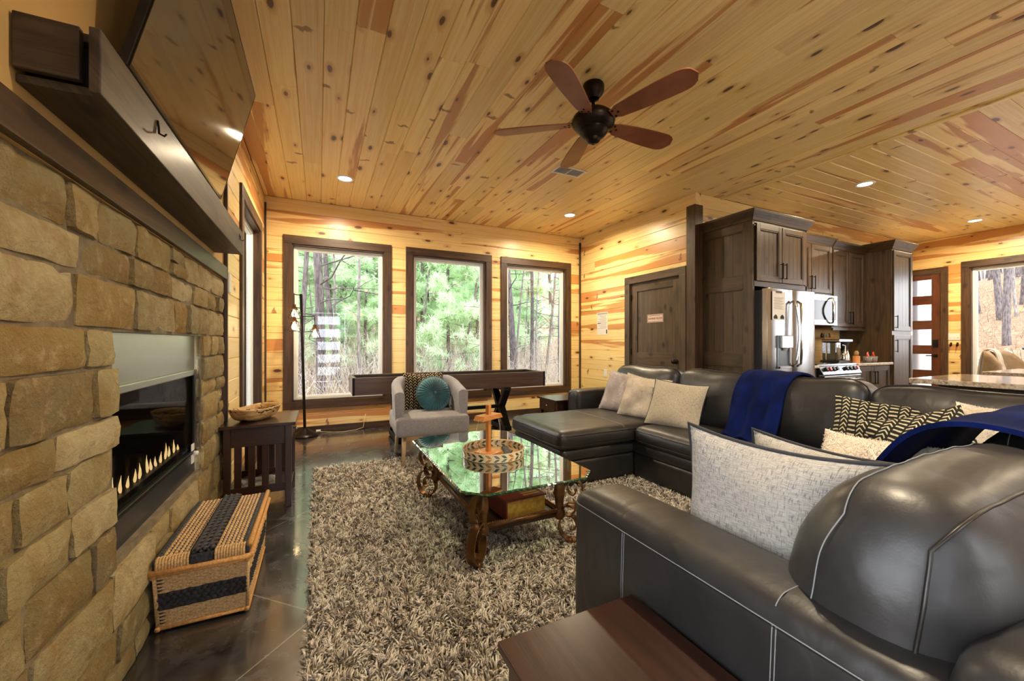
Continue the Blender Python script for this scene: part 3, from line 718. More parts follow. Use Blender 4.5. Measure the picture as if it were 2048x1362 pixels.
for z in (.665, .712): bxx('socket', (XR-.009, 5.185, z-.014, XR-.007, 5.225, z+.014), WHITE, ot, .002)
wp = thing('wall_notice', 'white printed instruction sheet pinned to the pine wall', 'paper', (XR, 5.29, 1.5))
bxx('sheet', (XR-.003, 5.15, 1.315, XR-.0005, 5.425, 1.685), PAPER, wp, 0)
for k in range(11): bxx('text_line', (XR-.0038, 5.17+(.02 if k % 3 else 0), 1.64-k*.022, XR-.003, 5.41-(k*37 % 5)*.022, 1.646-k*.022), flat('text_grey', srgb(150, 150, 155), .8), wp, 0)
bxx('text_block', (XR-.0038, 5.165, 1.335, XR-.003, 5.19, 1.40), INK, wp, 0); bxx('text_block', (XR-.0038, 5.33, 1.50, XR-.003, 5.41, 1.512), INK, wp, 0); bxx('text_block', (XR-.0038, 5.16, 1.657, XR-.003, 5.415, 1.67), flat('text_grey2', srgb(120, 120, 128), .8), wp, 0)
# ------------------------------------------------------------------ stone fireplace
fp = thing('stone_fireplace', 'tan ashlar stone fireplace wall with a dark trim board on top', 'fireplace', (-.615, 2.3, 0))
OY0, OY1, OZ0, OZ1 = 1.80, 2.924, .44, 1.228
mb = MB()
for a, b, c, d_ in holes(.95, 3.475, 0, 1.64, [(OY0, OY1, OZ0, OZ1)]): mb.box(XL-.015, a, c, -.628, b, d_)
obj('mortar_bed', mb, MORTAR, fp)
rs = random.Random(5)
def stone(y0, y1, z0, z1, x=-.612, ret=0, M=None):
    """one ashlar block: chamfered, uneven face, irregular outline"""
    w, h = y1-y0, z1-z0; ny, nz = max(4, int(w/.026)), max(3, int(h/.026)); mb = MB(); pr = rs.uniform(-.006, .012); sd = rs.random()*50
    tl = rs.uniform(-.006, .006)
    def pt(a, b, depth=None):
        y, z = y0+a*w, z0+b*h
        ea, eb = min(a, 1-a)*w, min(b, 1-b)*h; e = min(ea, eb)
        if e < 1e-6:
            y += noise.noise(Vector((y*14, z*14, sd)))*.006; z += noise.noise(Vector((z*14, y*14, sd+9)))*.005
            if ea < 1e-6 and eb < 1e-6: y += .003*(1 if a < .5 else -1); z += .003*(1 if b < .5 else -1)
        xx = x+pr+tl*(a-.5)*2+noise.noise(Vector((y*11, z*11, sd)))*.009+noise.noise(Vector((y*32, z*32, sd)))*.0045
        if e < 1e-6: xx -= .009
        if depth is not None: xx = depth
        return (xx, y, z)
    mb.grid(lambda a, b: pt(a, b), ny, nz)
    # sides back to the mortar
    ring = [(i/ny, 0) for i in range(ny)]+[(1, j/nz) for j in range(nz)]+[(1-i/ny, 1) for i in range(ny)]+[(0, 1-j/nz) for j in range(nz)]
    n = len(ring); vs = [pt(a, b) for a, b in ring]+[pt(a, b, -.64+ret) for a, b in ring]
    mb.add(vs, [(i, n+i, n+(i+1) % n, (i+1) % n) for i in range(n)])
    return mb
def stone_rows(y0, y1, z0, z1):
    z = z0
    while z < z1-.03:
        h = rs.choice((.09, .11, .13, .145, .16))
        if z1-z-h < .07: h = z1-z
        y = y0
        while y < y1-.02:
            L = rs.uniform(.14, .44)*(1 if h > .1 else .85)
            if y1-y-L < .1: L = y1-y
            if L > .45: L = L/2
            g = rs.uniform(.004, .0065)
            if h > .13 and rs.random() < .16 and L < .26:
                m_ = z+h*rs.uniform(.42, .58); obj('stone', stone(y+g, y+L-g, z+g, m_-g*.8), STONE, fp, smooth=True, auto=38); obj('stone', stone(y+g, y+L-g, m_+g*.8, z+h-g), STONE, fp, smooth=True, auto=38)
            else: obj('stone', stone(y+g, y+L-g, z+g, z+h-g), STONE, fp, smooth=True, auto=38)
            y += L
        z += h
stone_rows(.95, 3.475, OZ1+.006, 1.64)
stone_rows(.95, OY0, OZ0-.02, OZ1+.006); stone_rows(OY1, 3.475, OZ0-.02, OZ1+.006)
stone_rows(.95, 3.475, 0, OZ0-.02)
# return stones of the opening (far jamb), sill and lintel mortar
z = OZ0
while z < OZ1-.02:
    h = rs.choice((.09, .12, .14)); h = OZ1-z if OZ1-z-h < .07 else h
    w_ = rs.uniform(.05, .062); mb = stone(0, .034, 0, h-.014); RM = Matrix.Translation((-.735, OY1+.002, z+.006)) @ Matrix.Rotation(R(-90), 4, 'Z')
    q = MB(); q.v = [tuple(Vector((-.655+p[1], OY1+.008-(p[0]+.612)*.8, z+.007+p[2]))) for p in mb.v]; q.f = mb.f
    obj('stone', q, STONE, fp, smooth=True, auto=38); z += h
obj('opening_lining', MB().box(-.78, OY1+.022, OZ0-.02, -.6365, OY1+.06, OZ1+.03), MORTAR, fp)
obj('opening_lining', MB().box(-.78, OY0-.06, OZ0-.02, -.6365, OY0-.006, OZ1+.03), MORTAR, fp)
obj('opening_lining', MB().box(-.78, OY0-.06, OZ1+.002, -.6365, OY1+.06, OZ1+.03), MORTAR, fp)
obj('opening_lining', MB().box(-.78, OY0-.06, OZ0-.10, -.6365, OY1+.06, OZ0-.002), MORTAR, fp)
obj('trim_board', MB().box(XL-.01, .9, 1.642, -.594, 3.50, 1.732), TRIM['y'], fp, bevel=.004, label='dark stained board capping the stone')
obj('end_strip', MB().box(XL-.01, 3.477, 0, -.60, 3.492, 1.642), TRIM['z'], fp, bevel=.002)
# insert
fi = thing('fireplace_insert', 'black and steel linear gas fireplace with a row of flames behind glass', 'fireplace insert', (-.735, 2.36, OZ0))
gx = -.655; iy0, iy1 = OY0+.001, OY1-.012
SATIN = steel('satin_panel', (.46, .47, .45, 1), .32, (1, 1, 60)); BLUEBLK = flat('satin_blue_black', srgb(40, 44, 52), .28, spec=.6)
obj('upper_panel', MB().box(gx-.012, iy0, 1.035, gx, iy1, OZ1), SATIN, fi, bevel=.002)
obj('trim_rail', MB().box(gx-.012, iy0, 1.003, gx+.012, iy1, 1.034), SATIN, fi, bevel=.004)
obj('lower_panel', MB().box(gx-.012, iy0, OZ0, gx, iy1, .552), BLUEBLK, fi, bevel=.002)
obj('lower_rail', MB().box(gx-.012, iy0, .553, gx+.009, iy1, .572), BLACKM, fi, bevel=.003)
obj('side_frame', MB().box(gx-.012, iy1-.014, .572, gx+.002, iy1, 1.003), BLACK, fi, bevel=.002)
FB = flat('firebox_lining', srgb(30, 26, 22), .7)
mb = MB(); mb.box(-1.03, iy0, .56, -1.02, iy1, 1.02).box(-1.03, iy0-.01, .56, gx-.013, iy0, 1.02).box(-1.03, iy1, .56, gx-.013, iy1+.01, 1.02).box(-1.03, iy0, 1.006, gx-.013, iy1, 1.02).box(-1.03, iy0, .55, gx-.013, iy1, .571)
obj('firebox', mb, FB, fi)
obj('burner_tray', MB().box(-.73, iy0+.06, .572, -.675, iy1-.06, .60), BLACK, fi, bevel=.004)
obj('glass', MB().box(gx-.010, iy0, .573, gx-.006, iy1-.014, 1.002), FIREGL, fi)
for k in range(15):
    yy = iy0+.10+k*.062+rs.uniform(-.012, .012)
    if yy > iy1-.12: break
    h = rs.uniform(.03, .085); mb = MB()
    mb.lathe([(.001, 0), (.006, h*.08), (.0085, h*.25), (.0058, h*.55), (.0022, h*.82), (.0004, h)], n=8, cap=False)
    lean = rs.uniform(-.12, .12); mb.v = [(-.700+p[0]*.7, yy+p[1]+lean*p[2]+.006*math.sin(p[2]*60+k), .598+p[2]) for p in mb.v]
    obj('flame', mb, FLAME, fi, smooth=True)
obj('switch_box', MB().box(gx, iy1-.075, .50, gx+.006, iy1-.025, .61), WPLAST, fi, bevel=.002, label='pale control plate')
obj('control_knob', MB().lathe([(0, 0), (.014, 0), (.012, .022), (0, .024)], n=14, M=Matrix.Translation((gx+.006, iy1-.05, .555)) @ Matrix.Rotation(R(90), 4, 'Y'), cap=False), WPLAST, fi, smooth=True)
# ------------------------------------------------------------------ mantel beam
MZ0, MZ1, MX, MY0, MY1 = 1.774, 1.928, -.4617, 1.267, 3.205
mt = thing('mantel_beam', 'weathered dark box beam mantel mounted above the stone', 'mantel', (-.54, 2.236, MZ0))
b = .022
obj('front_board', MB().box(MX-b, MY0, MZ0, MX, MY1, MZ1), MANTEL['y'], mt, bevel=.003)
obj('bottom_board', MB().box(-.616, MY0+.03, MZ0+.004, MX-b-.001, MY1, MZ0+.024), MANTEL['y'], mt, bevel=.002)
obj('top_board', MB().box(-.616, MY0+.03, MZ1-.024, MX-b-.001, MY1, MZ1-.003), MANTEL['y'], mt, bevel=.002)
obj('end_board', MB().box(-.612, MY0+.008, MZ0+.028, MX-b-.018, MY0+.028, MZ1-.002), MANTEL['x'], mt, bevel=.003)
obj('end_board', MB().box(-.616, MY1-.022, MZ0+.024, MX-b-.001, MY1, MZ1-.024), MANTEL['x'], mt, bevel=.002)
obj('gap_shade_block', MB().box(-.61, MY0+.05, MZ0+.03, MX-b-.005, MY0+.06, MZ1-.03), BLACK, mt)  # matte black block paints the shade inside the open beam end
for yy in (1.63, 3.09):
    hz = MZ1-.055
    obj('stocking_hook', MB().tube([(MX+.001, yy, hz+.02), (MX+.004, yy, hz), (MX+.005, yy, hz-.02), (MX+.018, yy, hz-.026), (MX+.024, yy, hz-.018)], .0032, 7), BRONZE, mt, smooth=True)
# ------------------------------------------------------------------ television and bar on the mantel
tv = thing('television', 'large flat television tilted forward above the mantel', 'television', (-.5, 2.26, 2.04))
Xb, Zb, Xt, Zt, TY0, TY1 = -.525, 2.04, -.35, 2.705, 1.62, 2.90
TM = frame_M((Xb, TY0, Zb), (0, 1, 0), (Xt-Xb, 0, Zt-Zb)); LW, LH = TY1-TY0, math.hypot(Xt-Xb, Zt-Zb)
# local z = x cross y points toward the room
e = .006
obj('screen', MB().box(e, e*2.2, -.004, LW-e, LH-e, -.0012, M=TM), SCREEN, tv)
obj('housing', MB().box(.0, .0, -.032, LW, LH, -.0045, M=TM), BLACK, tv, bevel=.004)
for p in ((0, 0, -.006, LW, e*2.2, .0), (0, LH-e, -.006, LW, LH, 0), (0, e*2.2, -.006, e, LH-e, 0), (LW-e, e*2.2, -.006, LW, LH-e, 0)):
    obj('bezel', MB().box(*p, M=TM), BLKGLOSS, tv, bevel=.0015)
obj('rear_cover', MB().box(LW*.15, LH*.06, -.062, LW*.85, LH*.6, -.032, M=TM), BLACK, tv, bevel=.01)
for a in (.36, .64):
    obj('mount_arm', MB().box(LW*a-.02, .05, -.08, LW*a+.02, LH*.85, -.062, M=TM), BLACKM, tv, bevel=.002)
obj('wall_plate', MB().box(-.6155, 2.0, 2.22, -.598, 2.52, 2.50), BLACKM, tv, bevel=.002)
for yy in (2.06, 2.44): obj('mount_strut', MB().tube([(-.60, yy, 2.44), (-.53, yy, 2.40)], .012, 6), BLACKM, tv)
sb = thing('sound_bar', 'slim pale grey bar lying on the mantel under the television', 'speaker', (-.54, 2.5, MZ1-.002))
sbm = MB(); soft_box(sbm, (.07, .74, .055), .025, Matrix.Translation((-.525, 2.33, MZ1+.026)), 14)
obj('body', sbm, flat('pale_grey_plastic', srgb(176, 172, 164), .5), sb, smooth=True)
obj('grille', MB().box(-.4895, 2.0, MZ1+.008, -.4885, 2.66, MZ1+.044), flat('grey_cloth', srgb(120, 118, 112), .9), sb)
# ------------------------------------------------------------------ wicker trunk
def weave_patch(o, ux, uy, L, W, nx, ny, m, name, root, amp=.006, rx=.5):
    """braided strands: overlapping small lozenges woven in rows, joined as one part"""
    mb = MB(); ux, uy = Vector(ux), Vector(uy); nn = ux.cross(uy).normalized(); dx, dy = L/nx, W/ny; o = Vector(o); rw = random.Random(nx*ny)
    for i in range(nx):
        for j in range(ny):
            c = o+ux*(dx*(i+.5+(.5 if j % 2 else 0)*(.98 if i < nx-1 else 0)))+uy*(dy*(j+.5)); sg = 1 if j % 2 else -1
            du = (ux*dx*.62+uy*dy*.28*sg); dv = (uy*dy*.5-ux*dx*.12*sg); h = amp*(.8+.4*rw.random())
            vs = [c-du, c-du*.4-dv, c+du*.4-dv, c+du, c+du*.4+dv, c-du*.4+dv, c-du*.35+nn*h, c+du*.35+nn*h]
            mb.add(vs, [(0,1,6),(1,2,7,6),(2,3,7),(3,4,7),(4,5,6,7),(5,0,6)])
    ob = obj(name, mb, m, root, smooth=True, kind='stuff'); return ob
bk = thing('wicker_trunk', 'woven seagrass trunk with black bands standing against the stone', 'basket', (-.43, 2.37, 0))
# base footprint a little smaller than the lid
bx0, bx1, by0, by1 = -.592, -.285, 2.10, 2.66; tx0, tx1, ty0, ty1 = -.598, -.262, 2.02, 2.70; H1, H2 = .272, .335
ctr = [(bx0,by0),(bx1,by0),(bx1,by1),(bx0,by1)]; tctr = [(tx0+.012,ty0+.012),(tx1-.012,ty0+.012),(tx1-.012,ty1-.012),(tx0+.012,ty1-.012)]
mb = MB(); mb.add([(x, y, .02) for x, y in ctr]+[(x, y, H1) for x, y in tctr], [(3,2,1,0),(4,5,6,7)]+[(i,(i+1)%4,4+(i+1)%4,4+i) for i in range(4)])
obj('body', mb, SEABLACK, bk)
def side_pt(i, t, z):
    f = (z-.02)/(H1-.02); a, b = ctr[i], ctr[(i+1)%4]; c, d_ = tctr[i], tctr[(i+1)%4]
    return Vector((a[0]+(b[0]-a[0])*t+f*((c[0]+(d_[0]-c[0])*t)-(a[0]+(b[0]-a[0])*t)), a[1]+(b[1]-a[1])*t+f*((c[1]+(d_[1]-c[1])*t)-(a[1]+(b[1]-a[1])*t)), z))
for i in (0, 1, 2):
    A, B = side_pt(i, 0, .03), side_pt(i, 1, .03); up = (side_pt(i, .5, H1)-side_pt(i, .5, .02)); up.normalize(); L = (B-A).length; ux = (B-A).normalized()
    for (z0, z1, m, nm, amp) in ((.03, .105, SEAGRASS, 'seagrass_band', .006), (.105, .185, SEABLACK, 'black_band', .009), (.185, .258, SEAGRASS, 'seagrass_band', .006)):
        P0 = side_pt(i, 0, z0); L = (side_pt(i, 1, z0)-P0).length+.004
        rows = 4 if m is SEABLACK else 9
        weave_patch(P0, ux, up, L, z1-z0, int(L/(.022 if m is SEABLACK else .045)), rows, m, nm, bk, amp)
for z, fr in ((.022, .010), (H1-.004, .011)):
    pts = [side_pt(i, t, z) for i in range(4) for t in (0.0, .5)]
    for i in range(4):
        obj('rattan_rail', MB().tube([side_pt(i, -.02, z), side_pt(i, .5, z), side_pt(i, 1.02, z)], fr, 8), RATTAN, bk, smooth=True)
for i in range(4): obj('corner_post', MB().tube([side_pt(i, 0, .01), side_pt(i, 0, H1)], .007, 8), SEAGRASS, bk, smooth=True)
obj('handle_gap', MB().box(-.475, by0-.052, .222, -.365, by0-.03, .25), BLACK, bk, bevel=.004)
# lid
lid = obj('lid', MB().box(tx0+.006, ty0+.006, H1+.004, tx1-.006, ty1-.006, H2-.006), SEABLACK, bk, bevel=.006)
lx0, lx1, ly0, ly1 = tx0+.018, tx1-.02, ty0+.016, ty1-.016; bw = lx1-lx0
def lidstrip(a, b, nx, m, nm, amp): weave_patch((lx0+bw*b, ly0, H2-.008), (0, 1, 0), (-1, 0, 0), ly1-ly0, bw*(b-a), int((ly1-ly0)/.022), nx, m, nm, lid, amp)
lidstrip(.0, .04, 1, SEABLACK, 'black_cord', .008); lidstrip(.04, .37, 6, SEAGRASS, 'seagrass_panel', .007); lidstrip(.95, 1.0, 1, SEABLACK, 'black_cord', .008); lidstrip(.63, .95, 6, SEAGRASS, 'seagrass_panel', .007)
for k in range(3):     # chunky black braid down the middle
    xx = lx0+bw*(.415+k*.085); mb = MB()
    for s in (0, 1):
        mb.tube([(xx+.011*math.sin(t*.8+s*PI), ly0-.004+(ly1-ly0+.008)*t/70, H2+.001+.006*math.cos(t*.8+s*PI)) for t in range(71)], .0085, 6)
    obj('black_braid', mb, SEABLACK, lid, smooth=True)
obj('black_wrap', MB().box(lx0+bw*.37, ty0-.003, H1+.012, lx0+bw*.63, ty0+.012, H2-.004), SEABLACK, lid, bevel=.006)
mb = MB()
for seg in ((lx0, lx0+bw*.36), (lx0+bw*.64, lx1)):
    n = int((seg[1]-seg[0])/.009)
    for k in range(n):
        xx = seg[0]+(k+.5)*(seg[1]-seg[0])/n; mb.tube([(xx, ty0+.03, H2-.004), (xx, ty0+.012, H2), (xx, ty0+.001, H2-.012), (xx, ty0, H1+.016)], .0052, 5)
obj('wrapped_edge', mb, SEAGRASS, lid, smooth=True, kind='stuff')
for p, q in (((tx0, ty0), (tx1, ty0)), ((tx1, ty0), (tx1, ty1)), ((tx1, ty1), (tx0, ty1)), ((tx0, ty1), (tx0, ty0))):
    obj('rattan_rail', MB().tube([(p[0], p[1], H1+.012), ((p[0]+q[0])/2, (p[1]+q[1])/2, H1+.012), (q[0], q[1], H1+.012)], .0115, 8), RATTAN, lid, smooth=True)
obj('rattan_rail', MB().tube([(tx1-.004, ty0+.005, H2-.004), (tx1-.003, (ty0+ty1)/2, H2-.002), (tx1-.004, ty1-.005, H2-.004)], .011, 8), RATTAN, lid, smooth=True)
# ------------------------------------------------------------------ mission end table by the fireplace
et = thing('slatted_end_table', 'dark mission end table with slatted side holding the wooden bowl', 'table', (-.385, 3.56, 0))
ex0, ex1, ey0, ey1, eh = -.612, -.152, 3.29, 3.83, .617
obj('tabletop', MB().box(ex0, ey0, eh-.024, ex1, ey1, eh), ESPR['y'], et, bevel=.004)
lg = .042; ix0, ix1, iy0_, iy1_ = ex0+.02, ex1-.028, ey0+.03, ey1-.03
for xx in (ix0, ix1-lg):
    for yy in (iy0_, iy1_-lg): obj('leg', MB().box(xx, yy, 0, xx+lg, yy+lg, eh-.024), ESPR['z'], et, bevel=.003)
for yy in (iy0_+.008, iy1_-.030):
    obj('apron', MB().box(ix0+lg, yy, .46, ix1-lg, yy+.022, eh-.024), ESPR['x'], et, bevel=.002)
    obj('lower_rail', MB().box(ix0+lg, yy, .135, ix1-lg, yy+.022, .175), ESPR['x'], et, bevel=.002)
    n = 4; span = ix1-lg-ix0-lg
    for k in range(n):
        c = ix0+lg+span*(k+.5)/n+(.0); obj('slat', MB().box(c-.021, yy+.004, .175, c+.021, yy+.016, .46), ESPR['z'], et, bevel=.002)
obj('back_apron', MB().box(ix0+.006, iy0_+lg, .46, ix0+.026, iy1_-lg, eh-.024), ESPR['y'], et)
dr = obj('drawer', MB().box(ix1-.022, iy0_+lg+.006, .468, ix1-.002, iy1_-lg-.006, eh-.03), ESPR['y'], et, bevel=.003)
obj('drawer_knob', MB().lathe([(0, 0), (.008, 0), (.007, .012), (.016, .018), (.015, .028), (0, .032)], n=12, M=Matrix.Translation((ix1-.002, 3.56, .525)) @ Matrix.Rotation(R(90), 4, 'Y'), cap=False), CHROME, dr, smooth=True)
obj('shelf', MB().box(ix0+.01, iy0_+.012, .118, ix1-.006, iy1_-.012, .136), ESPR['y'], et, bevel=.002)
mg = thing('magazine', 'open grey magazine lying on the low shelf of the slatted table', 'magazine', (-.40, 3.54, .1365))
for k, (w, h, z, a) in enumerate(((.22, .29, .1365, 8), (.21, .28, .1415, 14))):
    obj('page_stack', MB().box(-w/2, -h/2, 0, w/2, h/2, .005, M=Matrix.Translation((-.40, 3.52, z)) @ Matrix.Rotation(R(a), 4, 'Z')), PAPER if k == 0 else mottled('printed_cover', srgb(70, 74, 78), srgb(176, 178, 176), 14, .35, 0, lo=.42, hi=.56), mg, bevel=.001)
# carved dough bowl
bw_ = thing('dough_bowl', 'long carved wooden dough bowl with a dark crackle line', 'bowl', (-.39, 3.55, eh))
SPALT = NT('spalted_wood'); 
def spalt():
    t = SPALT; p = t.pos(rnd=False); n = t.noise(t.scale(p, 2, 2, 7), 7, 4, .6, .8); ln = t.math('ABSOLUTE', t.math('SUBTRACT', t.noise(t.scale(p, 1, 1, 2.2), 6, 3), .5))
    col = t.mix(t.step(n, .35, .7), srgb(206, 172, 118), srgb(168, 124, 74)); col = t.mix(t.math('SUBTRACT', 1, t.step(ln, .006, .02)), col, srgb(52, 30, 18)); t.set(col=col, rough=.45, coat=.2); return t.m
spalt()
def bowl(a, k):      # k: 0..1 profile from outer foot over the rim to the inner bottom
    prof = [(0, 0), (.55, 0), (.80, .022), (.95, .06), (1.0, .082), (.96, .088), (.90, .080), (.78, .045), (.55, .026), (0, .024)]
    i = min(len(prof)-2, int(k*(len(prof)-1))); f = k*(len(prof)-1)-i; r = prof[i][0]+(prof[i+1][0]-prof[i][0])*f; z = prof[i][1]+(prof[i+1][1]-prof[i][1])*f
    t = 2*PI*a; cx_, sy = math.cos(t), math.sin(t); p_ = 3.2
    q = (abs(cx_)**p_+abs(sy)**p_)**(-1/p_); x, y = .20*r*q*cx_, .115*r*q*sy
    z += .012*(abs(x)/.2)**2*(1 if z > .05 else 0); an = R(62)
    return (-.425+x*math.cos(an)-y*math.sin(an), 3.53+x*math.sin(an)+y*math.cos(an), eh+.001+z)
obj('bowl_body', MB().grid(bowl, 56, 27), SPALT.m, bw_, smooth=True)
# ------------------------------------------------------------------ shag rug
rg = thing('shag_rug', 'thick beige and grey shag rug under the glass coffee table', 'rug', (1.3, 2.4, 0))
RX0, RX1, RY0, RY1 = -.045, 2.66, .55, 4.14
obj('backing', MB().box(RX0+.01, RY0, .001, RX1, RY1-.01, .012), flat('jute_backing', srgb(120, 106, 88), .95), rg)
def rug_pile():
    rng = np.random.default_rng(3); dens = 15000
    n = int((RX1-RX0)*(RY1-RY0)*dens)
    x = RX0+rng.random(n)*(RX1-RX0); y = RY0+rng.random(n)*(RY1-RY0)
    # thin out what lies under the sofa or behind the viewer
    d = x*.4343+y*.9008; keep = ~((x > 2.5) & (y < 2.6)) & ~((x > .86) & (y < 1.0)) & (d > .62) & ~((x > 1.86) & (y > 2.75))
    far = (d > 3.0) & (rng.random(n) < .45); keep &= ~far
    x, y, d = x[keep], y[keep], d[keep]; n = len(x)
    # clumps: strands in a cell share lean and shade
    cs = .024; ci = np.floor(x/cs+.37*np.floor(y/cs)).astype(int); cj = np.floor(y/cs).astype(int); h = (ci*73856093 ^ cj*19349663) & 0xffff
    crng = np.random.default_rng(9); tab = crng.random((65536, 3)); cl = tab[h]
    ang = cl[:,0]*2*PI+rng.normal(0, .55, n); lean = .55+.75*cl[:,1]+rng.normal(0, .25, n); L = .036*(.75+.5*rng.random(n)); wd = .0026*(.8+.5*rng.random(n))*(1+.35*(d > 2.6)*(1)); 
    dirx, diry = np.cos(ang), np.sin(ang); s_, c_ = np.sin(np.clip(lean, .1, 1.35)), np.cos(np.clip(lean, .1, 1.35))
    p0 = np.stack([x, y, np.full(n, .010)], 1)
    p1 = p0+np.stack([dirx*s_*.25*L, diry*s_*.25*L, (c_*.35+.25)*L*1.0], 1)
    p2 = p1+np.stack([dirx*s_*.55*L, diry*s_*.55*L, c_*.35*L], 1)
    p2[:,2] = np.clip(p2[:,2], .016, .06)
    sd = np.stack([-diry, dirx, np.zeros(n)], 1); tw = rng.normal(0, .5, n)[:,None]; up = np.array([0, 0, 1.0])
    sdv = sd*np.cos(tw)+up*np.sin(tw); fr = np.stack([dirx, diry, np.zeros(n)], 1)
    V = np.empty((n, 7, 3)); W = wd[:,None]
    V[:,0] = p0+sdv*W*.8; V[:,1] = p0-sdv*W*.8; V[:,2] = p1+sdv*W*1.25; V[:,3] = p1-sdv*W*1.25; V[:,4] = p1+(up*.7-fr*.5)*W*1.3; V[:,5] = p2+sdv*W*.75; V[:,6] = p2-sdv*W*.75
    F = np.array([[0,2,4],[4,3,1],[2,5,4],[4,5,6],[4,6,3],[2,3,6],[2,6,5]]); FF = (np.arange(n)[:,None,None]*7+F[None]).reshape(-1, 3)
    me = bpy.data.meshes.new('pile'); me.vertices.add(n*7); me.vertices.foreach_set('co', V.reshape(-1).astype(np.float32))
    nf = len(FF); me.loops.add(nf*3); me.polygons.add(nf); me.loops.foreach_set('vertex_index', FF.reshape(-1).astype(np.int32))
    me.polygons.foreach_set('loop_start', (np.arange(nf)*3).astype(np.int32)); me.update(calc_edges=True)
    # yarn colour: mixed strands with slow drifts of shade
    gx = np.sin(x*5.1+2*np.sin(y*3.7))*np.sin(y*6.3+1.7*np.sin(x*4.1)); t = np.clip(.62+.10*gx+(cl[:,2]-.5)*.75+rng.normal(0, .27, n), 0, 1)
    colr = np.ones((n, 7, 4), np.float32); colr[:,:,0] = t[:,None]; colr[:,:,1] = t[:,None]; colr[:,:,2] = t[:,None]
    at = me.color_attributes.new('tint', 'FLOAT_COLOR', 'POINT'); at.data.foreach_set('color', colr.reshape(-1))
    me.materials.append(RUG); me.shade_smooth()
    o = bpy.data.objects.new('pile', me); COL.objects.link(o); o.parent = rg; o.location = (-1.3, -2.4, 0); o['kind'] = 'stuff'
rug_pile()
# ------------------------------------------------------------------ floor lamp
lp = thing('floor_lamp', 'bronze floor lamp with three caged pendant bulbs by the left window', 'lamp', (-.16, 5.71, 0))
LB = Vector((-.16, 5.71, 0)); TOP = Vector((-.205, 5.70, 1.80))
obj('base', MB().lathe([(0, 0), (.152, 0), (.152, .018), (.143, .026), (.138, .034), (.125, .040), (.09, .058), (.045, .085), (.026, .10), (.02, .104), (0, .104)], tuple(LB), 40, cap=False), BRONZE, lp, smooth=True, auto=35)
def lpt(z): return LB+(TOP-LB)*(z/1.80)
obj('pole', MB().tube([lpt(.09), lpt(.9), lpt(1.80)], .0165, 14), BRONZE, lp, smooth=True, auto=50)
def pendant(arm_z, dx, dy, drop):
    a = lpt(arm_z); e = a+Vector((dx, dy, .006)); hz = e.z-drop
    r = obj('lamp_arm', MB().tube([a, e], .0055, 8).tube([e+Vector((0,0,.014)), e-Vector((0,0,drop))], .005, 8), BRONZE, lp, smooth=True)
    c = (e.x, e.y, hz)
    obj('socket_cap', MB().lathe([(0, 0), (.02, 0), (.022, -.03), (.030, -.034), (.031, -.045), (.046, -.060), (.048, -.066), (0, -.066)], c, 18, cap=False), IRON, r, smooth=True, auto=35)
    mb = MB(); n = 6; z1, z2, z3 = hz-.066, hz-.115, hz-.175; r1, r2, r3 = .044, .052, .078
    for k in range(n):
        t1, t2 = 2*PI*k/n, 2*PI*(k+.5)/n
        P = lambda rr, t, z: (c[0]+rr*math.cos(t), c[1]+rr*math.sin(t), z)
        mb.tube([P(r1, t1, z1), P(r3, t2, z3)], .0018, 5); mb.tube([P(r1, t1, z1), P(r3, t2-2*PI/n, z3)], .0018, 5)
        mb.tube([P(r3, t2, z3), P(r3, t2+2*PI/n, z3)], .0022, 5)
    obj('wire_cage', mb, BRONZE, r)
    obj('bulb', MB().lathe([(0, -.06), (.012, -.068), (.014, -.08), (.024, -.105), (.0275, -.125), (.022, -.148), (.010, -.16), (0, -.162)], c, 16, cap=False), BULB, r, smooth=True)
    l = bpy.data.lights.new('bulb_light', 'POINT'); l.energy = 9; l.color = (1, .66, .32); l.shadow_soft_size = .03
    o = bpy.data.objects.new('bulb_light', l); COL.objects.link(o); o.parent = lp; o.location = Vector((c[0], c[1], hz-.12))-LB
pendant(1.785, -.075, -.02, .125); pendant(1.62, -.075, -.10, .12); pendant(1.52, .15, -.02, .11)
cord = obj('lamp_cord', MB().tube([(-.02, 5.80, .03), (.05, 5.84, .012), (.16, 5.78, .008), (.30, 5.74, .008), (.45, 5.80, .008), (.55, 5.87, .02), (.58, 5.885, .2)], .004, 6), flat('pale_cord', srgb(196, 178, 140), .5), lp, smooth=True)
obj('foot_switch', MB().box(-.035, 5.775, .03, .02, 5.81, .052), WPLAST, lp, bevel=.004)
# ------------------------------------------------------------------ shuffleboard table
sh = thing('shuffleboard_table', 'long walnut shuffleboard table on black crossed legs under the windows', 'table', (1.58, 5.07, 0))
sx0, sx1, sy0, sy1, sz0, sz1 = .337, 2.82, 4.80, 5.36, .593, .79
obj('front_panel', MB().box(sx0+.02, sy0, sz0, sx1-.02, sy0+.032, sz1), SHUF['x'], sh, bevel=.003)
obj('back_panel', MB().box(sx0+.02, sy1-.032, sz0, sx1-.02, sy1, sz1), SHUF['x'], sh, bevel=.003)
for a, b in ((sx0, sx0+.03), (sx1-.03, sx1)): obj('end_panel', MB().box(a, sy0+.02, sz0, b, sy1-.02, sz1), SHUF['y'], sh, bevel=.003)
for xx in (sx0, sx1-.022):
    for yy in (sy0-.003, sy1-.02): obj('corner_bracket', MB().box(xx-.002, yy, sz0-.002, xx+.024, yy+.023, sz1+.002), BLACKM, sh, bevel=.003)
obj('bed', MB().box(sx0+.03, sy0+.033, sz0, sx1-.03, sy1-.033, sz0+.03), BLACK, sh)
obj('play_board', MB().box(sx0+.1, sy0+.11, sz0+.03, sx1-.1, sy1-.11, sz1-.045), GAMEW['x'], sh, bevel=.003)
